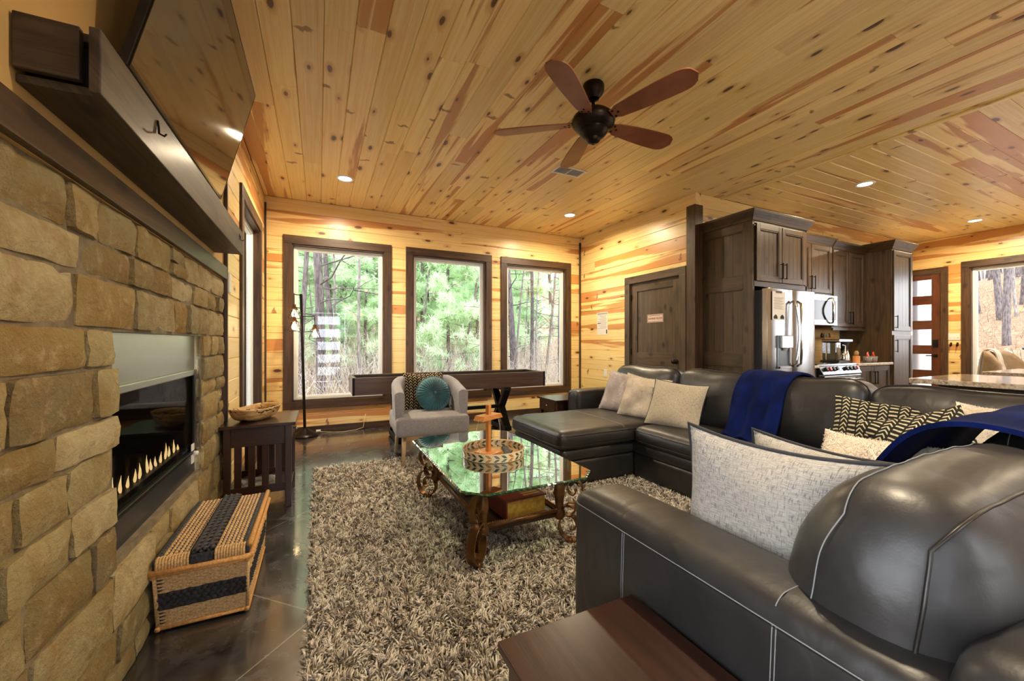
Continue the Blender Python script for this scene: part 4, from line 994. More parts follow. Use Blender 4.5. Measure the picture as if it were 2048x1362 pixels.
obj('inner_lining', MB().box(sx0+.031, sy0+.0325, sz0+.03, sx1-.031, sy0+.05, sz1-.008).box(sx0+.031, sy1-.05, sz0+.03, sx1-.031, sy1-.0325, sz1-.008).box(sx0+.031, sy0+.05, sz0+.03, sx0+.05, sy1-.05, sz1-.008).box(sx1-.05, sy0+.05, sz0+.03, sx1-.031, sy1-.05, sz1-.008), BLACK, sh)
for xc in (.86, 2.27):
    cy_ = (sy0+sy1)/2; 
    obj('foot_bar', MB().box(xc-.05, sy0+.02, .012, xc+.05, sy1-.02, .075), BLACK, sh, bevel=.005)
    obj('top_bar', MB().box(xc-.05, sy0+.04, sz0-.045, xc+.05, sy1-.04, sz0), BLACK, sh, bevel=.005)
    for s in (1, -1):
        poly = [(cy_+s*.20-.035, .075), (cy_+s*.20+.035, .075), (cy_+s*.035+.03*s, .31), (cy_+s*.20+.035, sz0-.045), (cy_+s*.20-.035, sz0-.045), (cy_-s*.015, .31)]
        if s < 0: poly = [(cy_-.20+.035, .075), (cy_-.20-.035, .075), (cy_-.065, .31), (cy_-.20-.035, sz0-.045), (cy_-.20+.035, sz0-.045), (cy_+.015, .31)][::1]
        obj('cross_leg', MB().prism(poly, xc-.045, xc+.045, 0), BLACKM, sh, bevel=.003)
    for yy in (sy0+.06, sy1-.06): obj('levelling_foot', MB().lathe([(0, 0), (.022, 0), (.02, .012), (0, .012)], (xc, yy, 0), 12, cap=False), BLACKM, sh)
obj('stretcher', MB().box(.9, (sy0+sy1)/2-.025, .29, 2.23, (sy0+sy1)/2+.025, .335), BLACKM, sh, bevel=.004)
# ------------------------------------------------------------------ barrel armchair
ac = thing('barrel_armchair', 'grey tufted barrel armchair with pale wooden legs by the windows', 'armchair', (1.03, 4.18, 0), R(0), local=True)
def shell(a, k, inner):
    """a: 0..1 round the back from the left arm front to the right; k: 0..1 bottom to top"""
    t = 2*a-1; th = t*R(116); fr = abs(t)
    r = .345 if not inner else .262
    x = r*math.sin(th); y = r*.98*math.cos(th)
    if abs(th) > R(90):      # arms run forward nearly straight
        e = (abs(th)-R(90)); x = math.copysign(r, t)*(1+.02*e); y = -e*.60
    top = .80-.115*max(0, (fr-.45)/.55)**1.3; z = .30+(top-.30)*k
    if not inner: x *= 1+.05*(k-.3); y = y*(1+.05*(k-.3))
    if inner:       # button tufting
        u, v = fr*8, k*3.2; tu = abs(math.sin(PI*(t*4.5+(.5 if int(v) % 2 else 0)))); y += .0; dep = .010*(1-tu)*max(0, math.sin(PI*min(1, k*1.1)))
        nrm = Vector((x, y, 0)); nrm.normalize() if nrm.length > 0 else None; x += nrm.x*dep*1.6; y += nrm.y*dep*1.6
    return Vector((x, y, z))
mb = MB(); nu, nk = 56, 8
def wrap(a, b):      # b 0..1: outer bottom -> over the rolled top -> inner bottom
    if b < .38: return shell(a, b/.38, False)
    if b > .62: return shell(a, 1-(b-.62)/.38, True)
    f = (b-.38)/.24; o_, i_ = shell(a, 1, False), shell(a, 1, True); m_ = o_.lerp(i_, .5-.5*math.cos(PI*f)); m_.z += .032*math.sin(PI*f); return m_
mb.grid(wrap, nu, 26)
# close both arm fronts
for a in (0, 1):
    ring = [wrap(a, b/26) for b in range(27)]; c = sum(ring, Vector())/27; c.y -= .012
    mb.add(ring+[c], [((i, (i+1) % 27, 27) if a == 0 else ((i+1) % 27, i, 27)) for i in range(27)])
obj('back_shell', mb, LINEN, ac, smooth=True, auto=60)
for t in (-.72, -.36, 0, .36, .72):
    for k in (.45, .72):
        p = shell((t+1)/2, k, True); obj('tuft_button', MB().ball(p*.985+Vector((0,0,.012)), .011, 8), LINEN, ac, smooth=True)
mb = MB(); soft_box(mb, (.705, .66, .175), .03, Matrix.Translation((0, -.035, .388)), 18, bulge=(0, .008, .012))
obj('seat', mb, LINEN, ac, smooth=True)
for s in (-1, 1):
    for (y0, y1, z0) in ((-.27, -.32, .31), (.21, .28, .31)):
        obj('leg', MB().tube([(s*.27, y0, z0), (s*.285, y1, .0 if y0 > 0 else .018)], [.023, .014], 14), OAKL['z'], ac, smooth=True)
mb = MB(); pts = [wrap(i/40, .5)+Vector((0,0,.001)) for i in range(41)]
ac.location = (1.015, 4.14, 0); ac.rotation_euler = (0, 0, R(-3))
# pillows on the chair
def put_pillow(name, label, m, center, face, up, W, H, T, group=None, **k):
    """face: direction the front looks; up: direction of its upper edge"""
    f = Vector(face).normalized(); u = Vector(up); u = (u-f*u.dot(f)).normalized(); x = u.cross(f)
    M = Matrix((x, u, f)).transposed().to_4x4(); M.translation = Vector(center)
    base = Vector(center)-Vector((0, 0, H/2)); t = thing(name, label, 'pillow', tuple(base), 0, group)
    o = pillow('cover', t, m, W, H, T, Matrix.Translation(-base) @ M, **k); return t, o
put_pillow('zigzag_pillow', 'square dark zigzag striped pillow behind the round teal one', MUD2, (1.02, 4.295, .665), (-.05, -1, .22), (0, .2, 1), .44, .42, .12, seed=3)
tp = thing('round_pillow', 'round pleated teal velvet pillow on the grey armchair', 'pillow', (1.075, 4.13, .485))
PMx = Matrix.Translation((1.085, 4.145, .655)) @ Matrix.Rotation(R(90-16), 4, 'X') @ Matrix.Rotation(R(8), 4, 'Z')
def rp(a, b, sd):
    th = 2*PI*a; r = b*.178; t = .062*max(0, 1-b**3.2)**.6*(.62+.38*min(1, b/.35)); pl = .5+.5*math.cos(34*th+2.2*b); t += (pl-.5)*.012*min(1, b*3)*(1-b**6); r *= 1+.012*(pl-.5)
    return PMx @ Vector((r*math.cos(th), r*math.sin(th), sd*t))
mb = MB()
for sd in (1, -1): mb.grid(lambda a, b: rp(a, b, sd), 204, 12, flip=(sd < 0))
obj('pleated_cover', mb, TEAL, tp, smooth=True)
obj('piping', MB().tube([PMx @ Vector((.180*math.cos(2*PI*k/60), .180*math.sin(2*PI*k/60), 0)) for k in range(60)], .006, 6, True), TEAL, tp, smooth=True)
obj('center_button', MB().ball(PMx @ Vector((0, 0, .047)), .018, 14), TEAL, tp, smooth=True)
# ------------------------------------------------------------------ coffee table
ct = thing('coffee_table', 'glass coffee table on scrolled bronze legs standing on the shag rug', 'table', (1.03, 2.48, .012))
gx0, gx1, gy0, gy1, gz0, gz1 = .634, 1.425, 1.80, 3.15, .436, .45; cl = .10
def oct_(x0, x1, y0, y1, c): return [(x0+c, y0), (x1-c, y0), (x1, y0+c), (x1, y1-c), (x1-c, y1), (x0+c, y1), (x0, y1-c), (x0, y0+c)]
poly = oct_(gx0, gx1, gy0, gy1, cl)
def chip(poly, step, amp, seed):
    rr = random.Random(seed); out = []
    for i in range(len(poly)):
        a, b = Vector(poly[i]), Vector(poly[(i+1) % len(poly)]); n = max(2, int((b-a).length/step)); nn = Vector(((b-a).y, -(b-a).x)).normalized()
        for k in range(n):
            p = a+(b-a)*(k/n); out.append(tuple(p+nn*(amp*(math.sin(k*PI)**2 if False else (k % 2))*rr.uniform(.5, 1))))
    return out
edge = chip(poly, .016, -.0035, 2); inner = [((p[0]-1.03)*.982+1.03, (p[1]-2.48)*.988+2.48) for p in edge]; n = len(edge)
mb = MB(); mb.add([(p[0], p[1], gz1) for p in inner]+[(p[0], p[1], gz0) for p in inner], [tuple(range(n)), tuple(range(2*n-1, n-1, -1))])
top = obj('glass_top', mb, TABLEGL, ct)
mb = MB(); vs = []
for i in range(n):
    rr = .002*(i % 2); vs += [(inner[i][0], inner[i][1], gz1), (edge[i][0], edge[i][1], gz1-.005-rr), (edge[i][0], edge[i][1], gz0+.004), (inner[i][0], inner[i][1], gz0)]
mb.add(vs, [(i*4+k, ((i+1) % n)*4+k, ((i+1) % n)*4+k+1, i*4+k+1) for i in range(n) for k in range(3)])
obj('chipped_edge', mb, GLEDGE, top)
# apron ring with a rope bead under the glass, lower shelf
ax0, ax1, ay0, ay1 = .86, 1.21, 2.07, 2.90
sx0_, sx1_, sy0_, sy1_, szt = .80, 1.27, 2.0, 2.96, .205
obj('shelf', MB().box(sx0_, sy0_, .165, sx1_, sy1_, szt-.01), ESPR['y'], ct, bevel=.01, seg=3)
for p, q in (((sx0_, sy0_), (sx1_, sy0_)), ((sx1_, sy0_), (sx1_, sy1_)), ((sx1_, sy1_), (sx0_, sy1_)), ((sx0_, sy1_), (sx0_, sy0_))):
    p, q = Vector((*p, szt-.004)), Vector((*q, szt-.004)); L = (q-p).length; rail = obj('shelf_rail', MB().tube([p, q], .013, 10), IRONW, ct, smooth=True)
    mb = MB(); k = int(L/.013); dd = (q-p)/L
    for i in range(k):
        c = p+dd*(L*(i+.5)/k)+Vector((0, 0, .011)); mb.tube([c-dd*.007+Vector((0,0,-.003)), c+dd*.007+Vector((0,0,.005))], .0048, 5)
    obj('rope_bead', mb, IRONW, rail, smooth=True, kind='stuff')
for p, q in (((sx0_+.02, 1.98), (sx1_-.02, 1.98)), ((sx0_+.02, 2.98), (sx1_-.02, 2.98)), ((.775, 2.05), (.775, 2.9)), ((1.30, 2.05), (1.30, 2.9))):
    p, q = Vector((*p, .422)), Vector((*q, .422)); m_ = 40
    obj('rope_rail', MB().tube([p.lerp(q, i/m_)+Vector((0, 0, .0035*math.sin(i*PI*.9))) for i in range(m_+1)], [.0095+.0025*(i % 2) for i in range(m_+1)], 8), IRONW, ct, smooth=True)
def table_leg(cx_, cy_, dx, dy):
    d = Vector((dx, dy, 0)).normalized(); sd = Vector((-d.y, d.x, 0)); base = Vector((cx_, cy_, 0))
    def W(r, z): return base+d*r+Vector((0, 0, z))
    mb = MB()
    # carved upright from glass to shelf
    prof = [(.0, .436), (.03, .434), (.034, .425), (.022, .41), (.02, .37), (.030, .34), (.034, .30), (.026, .26), (.024, .22), (.034, .20), (.036, .17), (.018, .15), (0, .148)]
    pst = obj('carved_post', MB().lathe([(a, b) for a, b in prof], (cx_-d.x*.01, cy_-d.y*.01, 0), 12, cap=False), IRONW, ct, smooth=True)
    # lower C scroll
    pts = []; c0 = Vector((.055, .125))
    for i in range(46):
        f = i/45; an = R(115)-f*R(560); rad = .098*(1-f)**.75+.016
        pts.append(W(c0.x+rad*math.cos(an)*.9, c0.y+rad*math.sin(an)))
    sc1 = obj('leg', MB().ribbon(pts, sd, .042, .007), IRON, ct, smooth=True, auto=40)
    mb = MB()
    for s in (-1, 1): mb.tube([p+sd*s*.021 for p in pts[:30]], .0038, 5)
    obj('twisted_edge', mb, IRONW, sc1, smooth=True)
    # upper small scroll under the glass
    pts = [W(.0, .18), W(.018, .22), W(.045, .255)]; c1 = Vector((.075, .335))
    for i in range(34):
        f = i/33; an = R(-100)+f*R(480); rad = .068*(1-f)**.8+.010
        pts.append(W(c1.x+rad*math.cos(an)*.8, c1.y+rad*math.sin(an)))
    obj('upper_scroll', MB().ribbon(pts, sd, .034, .006), IRON, ct, smooth=True, auto=40)
    # acanthus leaf on the knee
    mb = MB(); mb.grid(lambda a, b: W(.035+.05*math.sin(a*PI*.8)+.012*(1-(2*b-1)**2), .16+.12*a)+sd*((b-.5)*.062*(1-a**3)), 8, 4)
    obj('leaf', mb, IRONW, ct, smooth=True)
    # claw foot
    ft = obj('claw_foot', MB().ball(W(.055, .034), .026, 12, (1.1, 1.1, .85)), IRONW, ct, smooth=True)
    for k in (-1, 0, 1):
        dd = (d+sd*k*.75).normalized(); q = base+d*.055
        obj('claw', MB().tube([q+Vector((0,0,.05)), q+dd*.028+Vector((0,0,.042)), q+dd*.042+Vector((0,0,.02)), q+dd*.046+Vector((0,0,.013))], [.011, .011, .008, .003], 8), IRONW, ft, smooth=True)
for xx, dx in ((.785, -1), (1.285, 1)):
    for yy, dy in ((2.0, -1), (2.96, 1)): table_leg(xx, yy, dx, dy*1.0)
# books on the shelf
bk1 = thing('large_book', 'thick maroon book with gold page edges on the coffee table shelf', 'book', (1.07, 2.2, szt))
BM = Matrix.Translation((1.06, 2.19, szt-.008)) @ Matrix.Rotation(R(4), 4, 'Z')
MAR = flat('maroon_cover', srgb(98, 34, 26), .35); GOLD = mottled('gilt_pages', srgb(196, 160, 74), srgb(168, 130, 54), 30, .35, .2, 200, metal=.3); GOLDF = flat('gold_foil', srgb(204, 168, 84), .35, metal=.7)
obj('page_block', MB().box(-.125, -.158, .008, .128, .158, .098, M=BM), GOLD, bk1)
obj('back_cover', MB().box(-.135, -.165, 0, .135, .165, .008, M=BM), MAR, bk1, bevel=.002); obj('front_cover', MB().box(-.135, -.165, .098, .135, .165, .106, M=BM), MAR, bk1, bevel=.002)
obj('spine', MB().box(-.137, -.165, .004, -.125, .165, .102, M=BM), MAR, bk1, bevel=.004)
obj('cover_picture', MB().box(-.115, -.06, .106, -.02, .10, .1066, M=BM), mottled('cover_art', srgb(150, 130, 60), srgb(60, 66, 40), 18, .4, 0), bk1)
for k in range(3): obj('gold_line', MB().box(.0, -.13+.03*k, .106, .11, -.115+.03*k, .1066, M=BM), GOLDF, bk1)
bk2 = thing('picture_book', 'dark picture book titled IMAGES on the coffee table shelf', 'book', (1.0, 2.6, szt))
BM2 = Matrix.Translation((.99, 2.60, szt-.008)) @ Matrix.Rotation(R(-6), 4, 'Z')
obj('pages', MB().box(-.118, -.148, .004, .118, .148, .024, M=BM2), PAPER, bk2); obj('cover', MB().box(-.122, -.152, .024, .122, .152, .028, M=BM2).box(-.122, -.152, 0, .122, .152, .004, M=BM2), mottled('dark_photo_cover', srgb(36, 34, 34), srgb(112, 76, 50), 12, .3, 0), bk2)
text('IMAGES', .055, BM2 @ Vector((0, -.085, .0286)), (0, 0, R(-6)), PAPER, bk2)
# tray and the ring game
tr = thing('round_tray', 'round tray with a leaf patterned rim on the glass coffee table', 'tray', (1.035, 2.43, gz1))
TC = (1.035, 2.43, gz1+.001)
def tray_mat():
    t = NT('leaf_inlay'); p = t.pos(rnd=False, obj=True); x, y, z = t.sep(p); an = t.math('ARCTAN2', y, x)
    u = t.math('FRACT', t.math('ADD', t.math('MULTIPLY', an, 26/(2*PI)), t.math('MULTIPLY', t.math('ABSOLUTE', t.math('SUBTRACT', z, .028)), 22)))
    idx = t.math('FRACT', t.math('MULTIPLY', t.math('FLOOR', t.math('MULTIPLY', an, 26/(2*PI))), .381))
    on = t.math('MULTIPLY', t.math('SUBTRACT', 1, t.step(t.math('ABSOLUTE', t.math('SUBTRACT', u, .5)), .2, .27)), t.math('SUBTRACT', 1, t.step(t.math('ABSOLUTE', t.math('SUBTRACT', t.math('ABSOLUTE', t.math('SUBTRACT', z, .028)), .012)), .008, .011)))
    leaf = t.ramp(idx, (0, srgb(44, 76, 62)), (.3, srgb(60, 98, 92)), (.55, srgb(170, 120, 60)), (.8, srgb(52, 62, 52)), interp='CONSTANT')
    t.set(col=t.mix(on, srgb(214, 196, 160), leaf), rough=.3, coat=.4); return t.m
LEAFM = tray_mat()
obj('rim', MB().lathe([(.193, .0), (.200, .002), (.204, .052), (.2015, .056), (.197, .052), (.193, .006)], TC, 72, cap=False), LEAFM, tr, smooth=True, auto=40)
obj('tray_floor', MB().lathe([(0, 0), (.193, .0), (.193, .006), (0, .006)], TC, 48, cap=False), mottled('tray_floor_wood', srgb(190, 164, 118), srgb(170, 140, 96), 10, .4, 0), tr)
gm = thing('ring_toss_game', 'small wooden hook and ring game standing in the round tray', 'game', (1.0, 2.43, gz1+.007))
GM = Matrix.Translation((1.0, 2.43, gz1+.0072)) @ Matrix.Rotation(R(28), 4, 'Z')
obj('base_block', MB().box(-.066, -.066, 0, .066, .066, .022, M=GM), GAMEW['x'], gm, bevel=.003)
obj('post', MB().box(-.0135, -.0135, .022, .0135, .0135, .325, M=GM), GAMEW['z'], gm, bevel=.002)
obj('cross_bar', MB().prism([(-.105, .232), (.105, .232), (.085, .262), (-.085, .262)], -.04, .04, 1, M=GM), GAMEW['x'], gm, bevel=.002)
for s in (-1, 1):
    a = GM @ Vector((s*.095, 0, .236)); pts = [a+Vector((0, 0, -.19*t))+Vector((.02*math.sin(PI*t)*s, 0, 0)) for t in np.linspace(0, 1, 9)]
    pts += [pts[-1]+Vector((.012*math.sin(t), 0, -.012+.012*math.cos(t))) for t in np.linspace(0, 2*PI, 10)]
    obj('string', MB().tube(pts, .0014, 5), flat('white_string', srgb(226, 222, 212), .8), gm, smooth=True)
for k, (xx, yy, a, L) in enumerate(((1.135, 2.44, 75, .17), (1.10, 2.36, 50, .15))):
    rm = thing('remote_control', ('longer black remote control lying in the round tray', 'shorter black remote control leaning by the tray rim')[k], 'remote', (xx, yy, gz1+.0072))
    MM = Matrix.Translation((xx, yy, gz1+.0075)) @ Matrix.Rotation(R(a), 4, 'Z')
    obj('case', MB().box(-L/2, -.022, 0, L/2, .022, .018, M=MM), BLACK, rm, bevel=.006, seg=3)
    for i in range(5):
        for j in (-1, 0, 1): obj('button', MB().box(-L/2+.03+i*.022-.005, j*.012-.004, .018, -L/2+.03+i*.022+.005, j*.012+.004, .0195, M=MM), flat('grey_rubber', srgb(92, 92, 96), .6), rm)
# ------------------------------------------------------------------ ceiling fan
fn = thing('ceiling_fan', 'five blade bronze ceiling fan hanging from the pine ceiling', 'fan', (1.785, 2.35, ZC))
FC = Vector((1.785, 2.35, 0))
obj('canopy', MB().lathe([(0, 3.05), (.072, 3.05), (.078, 3.035), (.076, 3.0), (.062, 2.972), (.045, 2.958), (.042, 2.945), (.02, 2.93), (0, 2.928)], tuple(FC), 32, cap=False), BRONZE, fn, smooth=True, auto=40)
obj('down_rod', MB().tube([FC+Vector((0,0,2.94)), FC+Vector((0,0,2.85))], .0125, 12), BRONZE, fn, smooth=True)
obj('motor_housing', MB().lathe([(0, 2.872), (.03, 2.87), (.05, 2.862), (.11, 2.845), (.145, 2.815), (.155, 2.79), (.150, 2.765), (.128, 2.735), (.10, 2.722), (.098, 2.714), (0, 2.712)], tuple(FC), 40, cap=False), BRONZE, fn, smooth=True, auto=40)
obj('switch_housing', MB().lathe([(0, 2.716), (.10, 2.716), (.102, 2.706), (.088, 2.685), (.07, 2.668), (.052, 2.66), (.05, 2.648), (.036, 2.632), (.014, 2.625), (.012, 2.62), (0, 2.619)], tuple(FC), 36, cap=False), BRONZE, fn, smooth=True, auto=40)
BLADE = mottled('fan_blade_brown', srgb(126, 72, 46), srgb(146, 88, 58), 5, .5, .05, 60, stretch=(1, 1, 1), coat=.1)
for k in range(5):
    an = R(-1)+k*R(72)
    BMx = Matrix.Translation(FC+Vector((0, 0, 2.775))) @ Matrix.Rotation(an, 4, 'Z') @ Matrix.Rotation(R(-13), 4, 'X')
    outl = []; L0, L1 = .155, .745
    for i in range(25):
        f = i/24; xx = L0+(L1-L0)*f; wv = .052+.034*math.sin(min(1, f*1.25)*PI/2)
        if f > .82: wv *= math.sqrt(max(0, 1-((f-.82)/.18)**2))
        if f < .06: wv *= .8
        outl.append((xx, wv))
    poly = [(x_, w_) for x_, w_ in outl]+[(x_, -w_*.96) for x_, w_ in outl[::-1] if w_ > 1e-4]
    bl = obj('blade', MB().prism(poly[::-1], -.004, .004, 2, M=BMx), BLADE, fn, bevel=.002)
    obj('blade_iron', MB().prism([(.10, .022), (.10, -.022), (.19, -.03), (.235, -.012), (.24, .012), (.19, .03)], .005, .011, 2, M=BMx), BRONZE, bl, bevel=.002)
    for p in ((.175, .026), (.205, 0), (.175, -.026)): obj('screw', MB().lathe([(0, -.0045), (.0085, -.0045), (.007, -.009), (0, -.010)], (p[0], p[1], 0), 10, M=BMx, cap=False), BRONZE, bl)
# ------------------------------------------------------------------ leather sectional
so = thing('sectional_sofa', 'dark brown leather U-shaped sectional sofa with chaise and pale stitching', 'sofa', (2.4, 1.9, 0))
def cushion(name, x0, x1, y0, y1, z0, z1, r, n=16, bulge=(0,0,0), wr=.004, seed=0, rot=None, seams=(), ws=5.0, parent=None, piv=None):
    c = Vector(((x0+x1)/2, (y0+y1)/2, (z0+z1)/2)); M = Matrix.Translation(c)
    if rot is not None:
        pv = Vector(piv) if piv else Vector((c.x, c.y, z0)); M = Matrix.Translation(pv) @ rot @ Matrix.Translation(c-pv)
    mb = MB(); f = soft_box(mb, (x1-x0, y1-y0, z1-z0), r, M, n, bulge, wr, seed, ws)
    o = obj(name, mb, LEATHER, parent or so, smooth=True)
    for path, rad, m, closed in seams: 
        mb = MB(); mb.tube([M @ (f(*p)*1.005) for p in path], rad, 6, closed); obj('seam', mb, m, o, smooth=True)
    return o, f, M
def top_ring(zf, k=16, ax=(1, 1)):
    out = []
    for a, b in (((-1,-1),(1,-1)),((1,-1),(1,1)),((1,1),(-1,1)),((-1,1),(-1,-1))):
        for i in range(k): t = i/k; out.append((a[0]+(b[0]-a[0])*t, a[1]+(b[1]-a[1])*t, zf))
    return out
# bases: plinth panel and rolled band under the cushions
def base(x0, x1, y0, y1, z0=.03, z1=.235, zb=.325):
    mb = MB(); soft_box(mb, (x1-x0, y1-y0, z1-z0), .012, Matrix.Translation(((x0+x1)/2, (y0+y1)/2, (z0+z1)/2)), 14, wr=.002, wscale=3); obj('base_panel', mb, LEATHER, so, smooth=True)
    mb = MB(); soft_box(mb, (x1-x0+.03, y1-y0+.03, zb-z1+.012), .034, Matrix.Translation(((x0+x1)/2, (y0+y1)/2, (z1+zb)/2)), 18, wr=.004, wscale=7); obj('base_band', mb, LEATHER, so, smooth=True)
base(2.475, 3.36, 1.26, 2.70); base(1.75, 3.36, 2.70, 3.55); base(1.05, 3.36, .18, 1.24)
for p in ((1.80, 2.76), (1.80, 3.49), (2.52, 1.3), (3.3, 3.48), (1.1, 1.18), (3.3, .25)):
    obj('foot', MB().lathe([(0, .012), (.022, .012), (.028, .035), (0, .035)], (p[0], p[1], 0), 12, cap=False), ESPR['z'], so)
# seat cushions
ring = [(top_ring(.62), .0035, LPIPE, True), (top_ring(-.55), .003, LPIPE, True)]
cushion('chaise_cushion', 1.70, 3.05, 2.665, 3.565, .325, .475, .055, 26, (.012, .012, .016), .007, 1, seams=ring+[([(-.02+.0*k, -1+k*.1, 1) for k in range(21)], .0022, THREAD, False)], ws=4.5)
for i, (a, b) in enumerate(((1.985, 2.66), (1.27, 1.98))):
    cushion('seat_cushion', 2.435, 3.10, a, b, .325, .468, .055, 20, (.014, .01, .022), .006, 3+i, seams=ring)
for i, (a, b) in enumerate(((1.045, 1.75), (1.755, 2.44))):
    cushion('seat_cushion', a, b, .45, 1.25, .325, .468, .055, 20, (.01, .014, .022), .006, 8+i, seams=ring)
cushion('seat_cushion', 2.445, 3.12, .45, 1.265, .325, .466, .055, 20, (.01, .01, .02), .006, 12, seams=ring)
# back frame behind the long side and the near side
def frame(x0, x1, y0, y1, z1, r, n=16, seed=0):
    mb = MB(); soft_box(mb, (x1-x0, y1-y0, z1-.03), r, Matrix.Translation(((x0+x1)/2, (y0+y1)/2, (z1+.03)/2)), n, wr=.003, seed=seed, wscale=3); return obj('back_frame', mb, LEATHER, so, smooth=True)
frame(3.27, 3.52, .06, 3.79, .74, .06, 40)
# back cushions of the long side: lean toward +x
def back_cushion(y0, y1, top, seed, xf=2.96, dep=.27, lean=9, wr=.016):
    rot = Matrix.Rotation(R(lean), 4, 'Y'); h = top-.44
    q = [(-1, -1+2*k/12, .55) for k in range(13)]
    ringf = edge_loop(0, -.55, k=36)
    o, f, M = cushion('back_cushion', xf, xf+dep, y0, y1, .44, .44+h, .085, 20, (.05, .012, .03), wr, seed, rot, [(ringf, .0035, LPIPE, True)], 4.2, piv=(xf+dep, (y0+y1)/2, .44))
    return f, M
back_cushion(2.72, 3.60, .89, 21); back_cushion(1.995, 2.71, .895, 22); back_cushion(1.275, 1.985, .90, 23); back_cushion(.52, 1.265, .885, 24)
# near side: its back cushions lean toward the viewer
def near_cushion(x0, x1, top, seed):
    rot = Matrix.Rotation(R(8), 4, 'X'); h = top-.455; y0, y1 = .28, .565
    ring_side = [edge_loop(1, .5, k=44), edge_loop(1, -.62, k=44)]
    sid = [(-.93, -.62+1.12*k/8, 1) for k in range(9)]
    f = cushion('back_cushion', x0, x1, y0, y1, .455, .455+h, .12, 30, (.02, .05, .055), .015, seed, rot, [(ring_side[0], .0014, THREAD, True), (ring_side[1], .0035, LPIPE, True)], 5.6, piv=((x0+x1)/2, .30, .455))
    return f
near_cushion(.895, 1.76, .86, 31); near_cushion(1.765, 2.46, .875, 32)
frame(.83, 3.5, .02, .27, .745, .075, 40, 4)
# piping arc on the end of the near back frame
def arm(x0, x1, y0, y1, z1, r, name='armrest', n=20):
    c = Matrix.Translation(((x0+x1)/2, (y0+y1)/2, (z1+.03)/2)); mb = MB(); f = soft_box(mb, (x1-x0, y1-y0, z1-.03), r, c, n, (.0, .0, .012), .003, 5, 3)
    return obj(name, mb, LEATHER, so, smooth=True), f, c
a1, f, c = arm(.815, 1.04, .235, 1.205, .668, .05, n=26)
hz = .872
obj('stitching', MB().tube([c @ f(-1, 1-2*t/40, hz) for t in range(0, 41)], .0015, 6), THREAD, a1, smooth=True)
obj('stitching', MB().tube([c @ f(-1, 1-2*t/40, hz-.012) for t in range(0, 41)], .0013, 6), LPIPE, a1, smooth=True)
for yy in (.44, -.46):     # vertical double rows on the outer panel
    for dz in (-.008, .008):
        obj('stitching', MB().tube([c @ f(-1, yy+dz-(.012 if t > 20 else 0)*(t-20)/8, -.9+t*(hz+.9)/28) for t in range(29)], .0012, 6), THREAD, a1, smooth=True)
obj('stitching', MB().tube([c @ f(-1+2*t/20, -.46, 1) for t in range(21)], .0013, 6), THREAD, a1, smooth=True)
a2, f2, c2 = arm(2.50, 3.45, 3.572, 3.785, .665, .055)
obj('seam', MB().tube([c2 @ f2(-1, -.96*math.cos(PI*t/24), .99*math.sin(PI*t/24)*.98-.0) for t in range(25)], .003, 6), LPIPE, a2, smooth=True)
obj('stitching', MB().tube([c2 @ f2(-.86, -1+2*t/20, 1) for t in range(21)], .002, 6), THREAD, a2, smooth=True)
# hump seam on the end of the near back frame
pts = []
for t in range(31):
    a = PI*t/30; pts.append((.828, .145+.112*math.cos(a), .50+.222*math.sin(a)**.6))
obj('stitching', MB().tube(pts, .0014, 6), THREAD, so, smooth=True)

# ------------------------------------------------------------------ pillows
t, o = put_pillow('fur_pillow', 'pale lavender furry pillow nearest the chaise arm', FURW, (2.86, 3.24, .665), (-.9, -.45, .42), (.3, 0, 1), .46, .44, .15, seed=1, wr=.01); fur('pile', t, FURW, o, 15000, .010, .0013, 1)
t, o = put_pillow('sherpa_pillow', 'cream sherpa pillow in the middle of three on the chaise end', SHERPA, (2.80, 2.90, .66), (-.9, -.42, .40), (.3, 0, 1), .45, .43, .15, seed=2, wr=.01); fur('pile', t, SHERPA, o, 15000, .008, .0015, 2)
put_pillow('tweed_pillow', 'beige tweed square pillow with dark piping beside the navy throw', TWEED2, (2.74, 2.47, .655), (-.92, -.36, .40), (.3, .02, 1), .47, .42, .15, seed=4, pipe=DKPIPE, pr=.004)
put_pillow('tweed_pillow', 'large grey tweed pillow with charcoal piping behind the near sofa arm', TWEED, (1.115, .685, .69), (-1, -.10, .12), (.1, 0, 1), .52, .46, .15, seed=5, pipe=DKPIPE, pr=.0065, ear=.13)
put_pillow('tweed_pillow', 'second grey tweed pillow with charcoal piping behind the large one', TWEED, (1.385, .66, .655), (-1, -.12, .2), (.2, 0, 1), .52, .45, .15, seed=6, pipe=DKPIPE, pr=.006, ear=.13)
t, o = put_pillow('sherpa_pillow', 'cream sherpa pillow lying behind the two grey tweed pillows', SHERPA, (1.80, .72, .655), (-.9, .1, .5), (.5, 0, 1), .46, .42, .17, seed=7, wr=.012); fur('pile', t, SHERPA, o, 15000, .008, .0015, 3)
put_pillow('chevron_pillow', 'black and tan chevron pillow leaning left on the long sofa back', MUD1, (2.90, 1.165, .665), (-.93, -.30, .42), (.3, .0, 1), .44, .40, .14, seed=8)
put_pillow('chevron_pillow', 'black and tan chevron pillow tilted beside the straight one', MUD3, (2.70, .885, .66), (-.80, -.50, .42), (.2, .55, 1), .42, .38, .14, seed=9)
t, o = put_pillow('sherpa_pillow', 'cream sherpa pillow in the far corner behind the chevron pillows', SHERPA, (2.86, .60, .70), (-.8, -.1, .5), (.4, .0, 1), .52, .42, .17, seed=10, wr=.012); fur('pile', t, SHERPA, o, 15000, .008, .0015, 4)
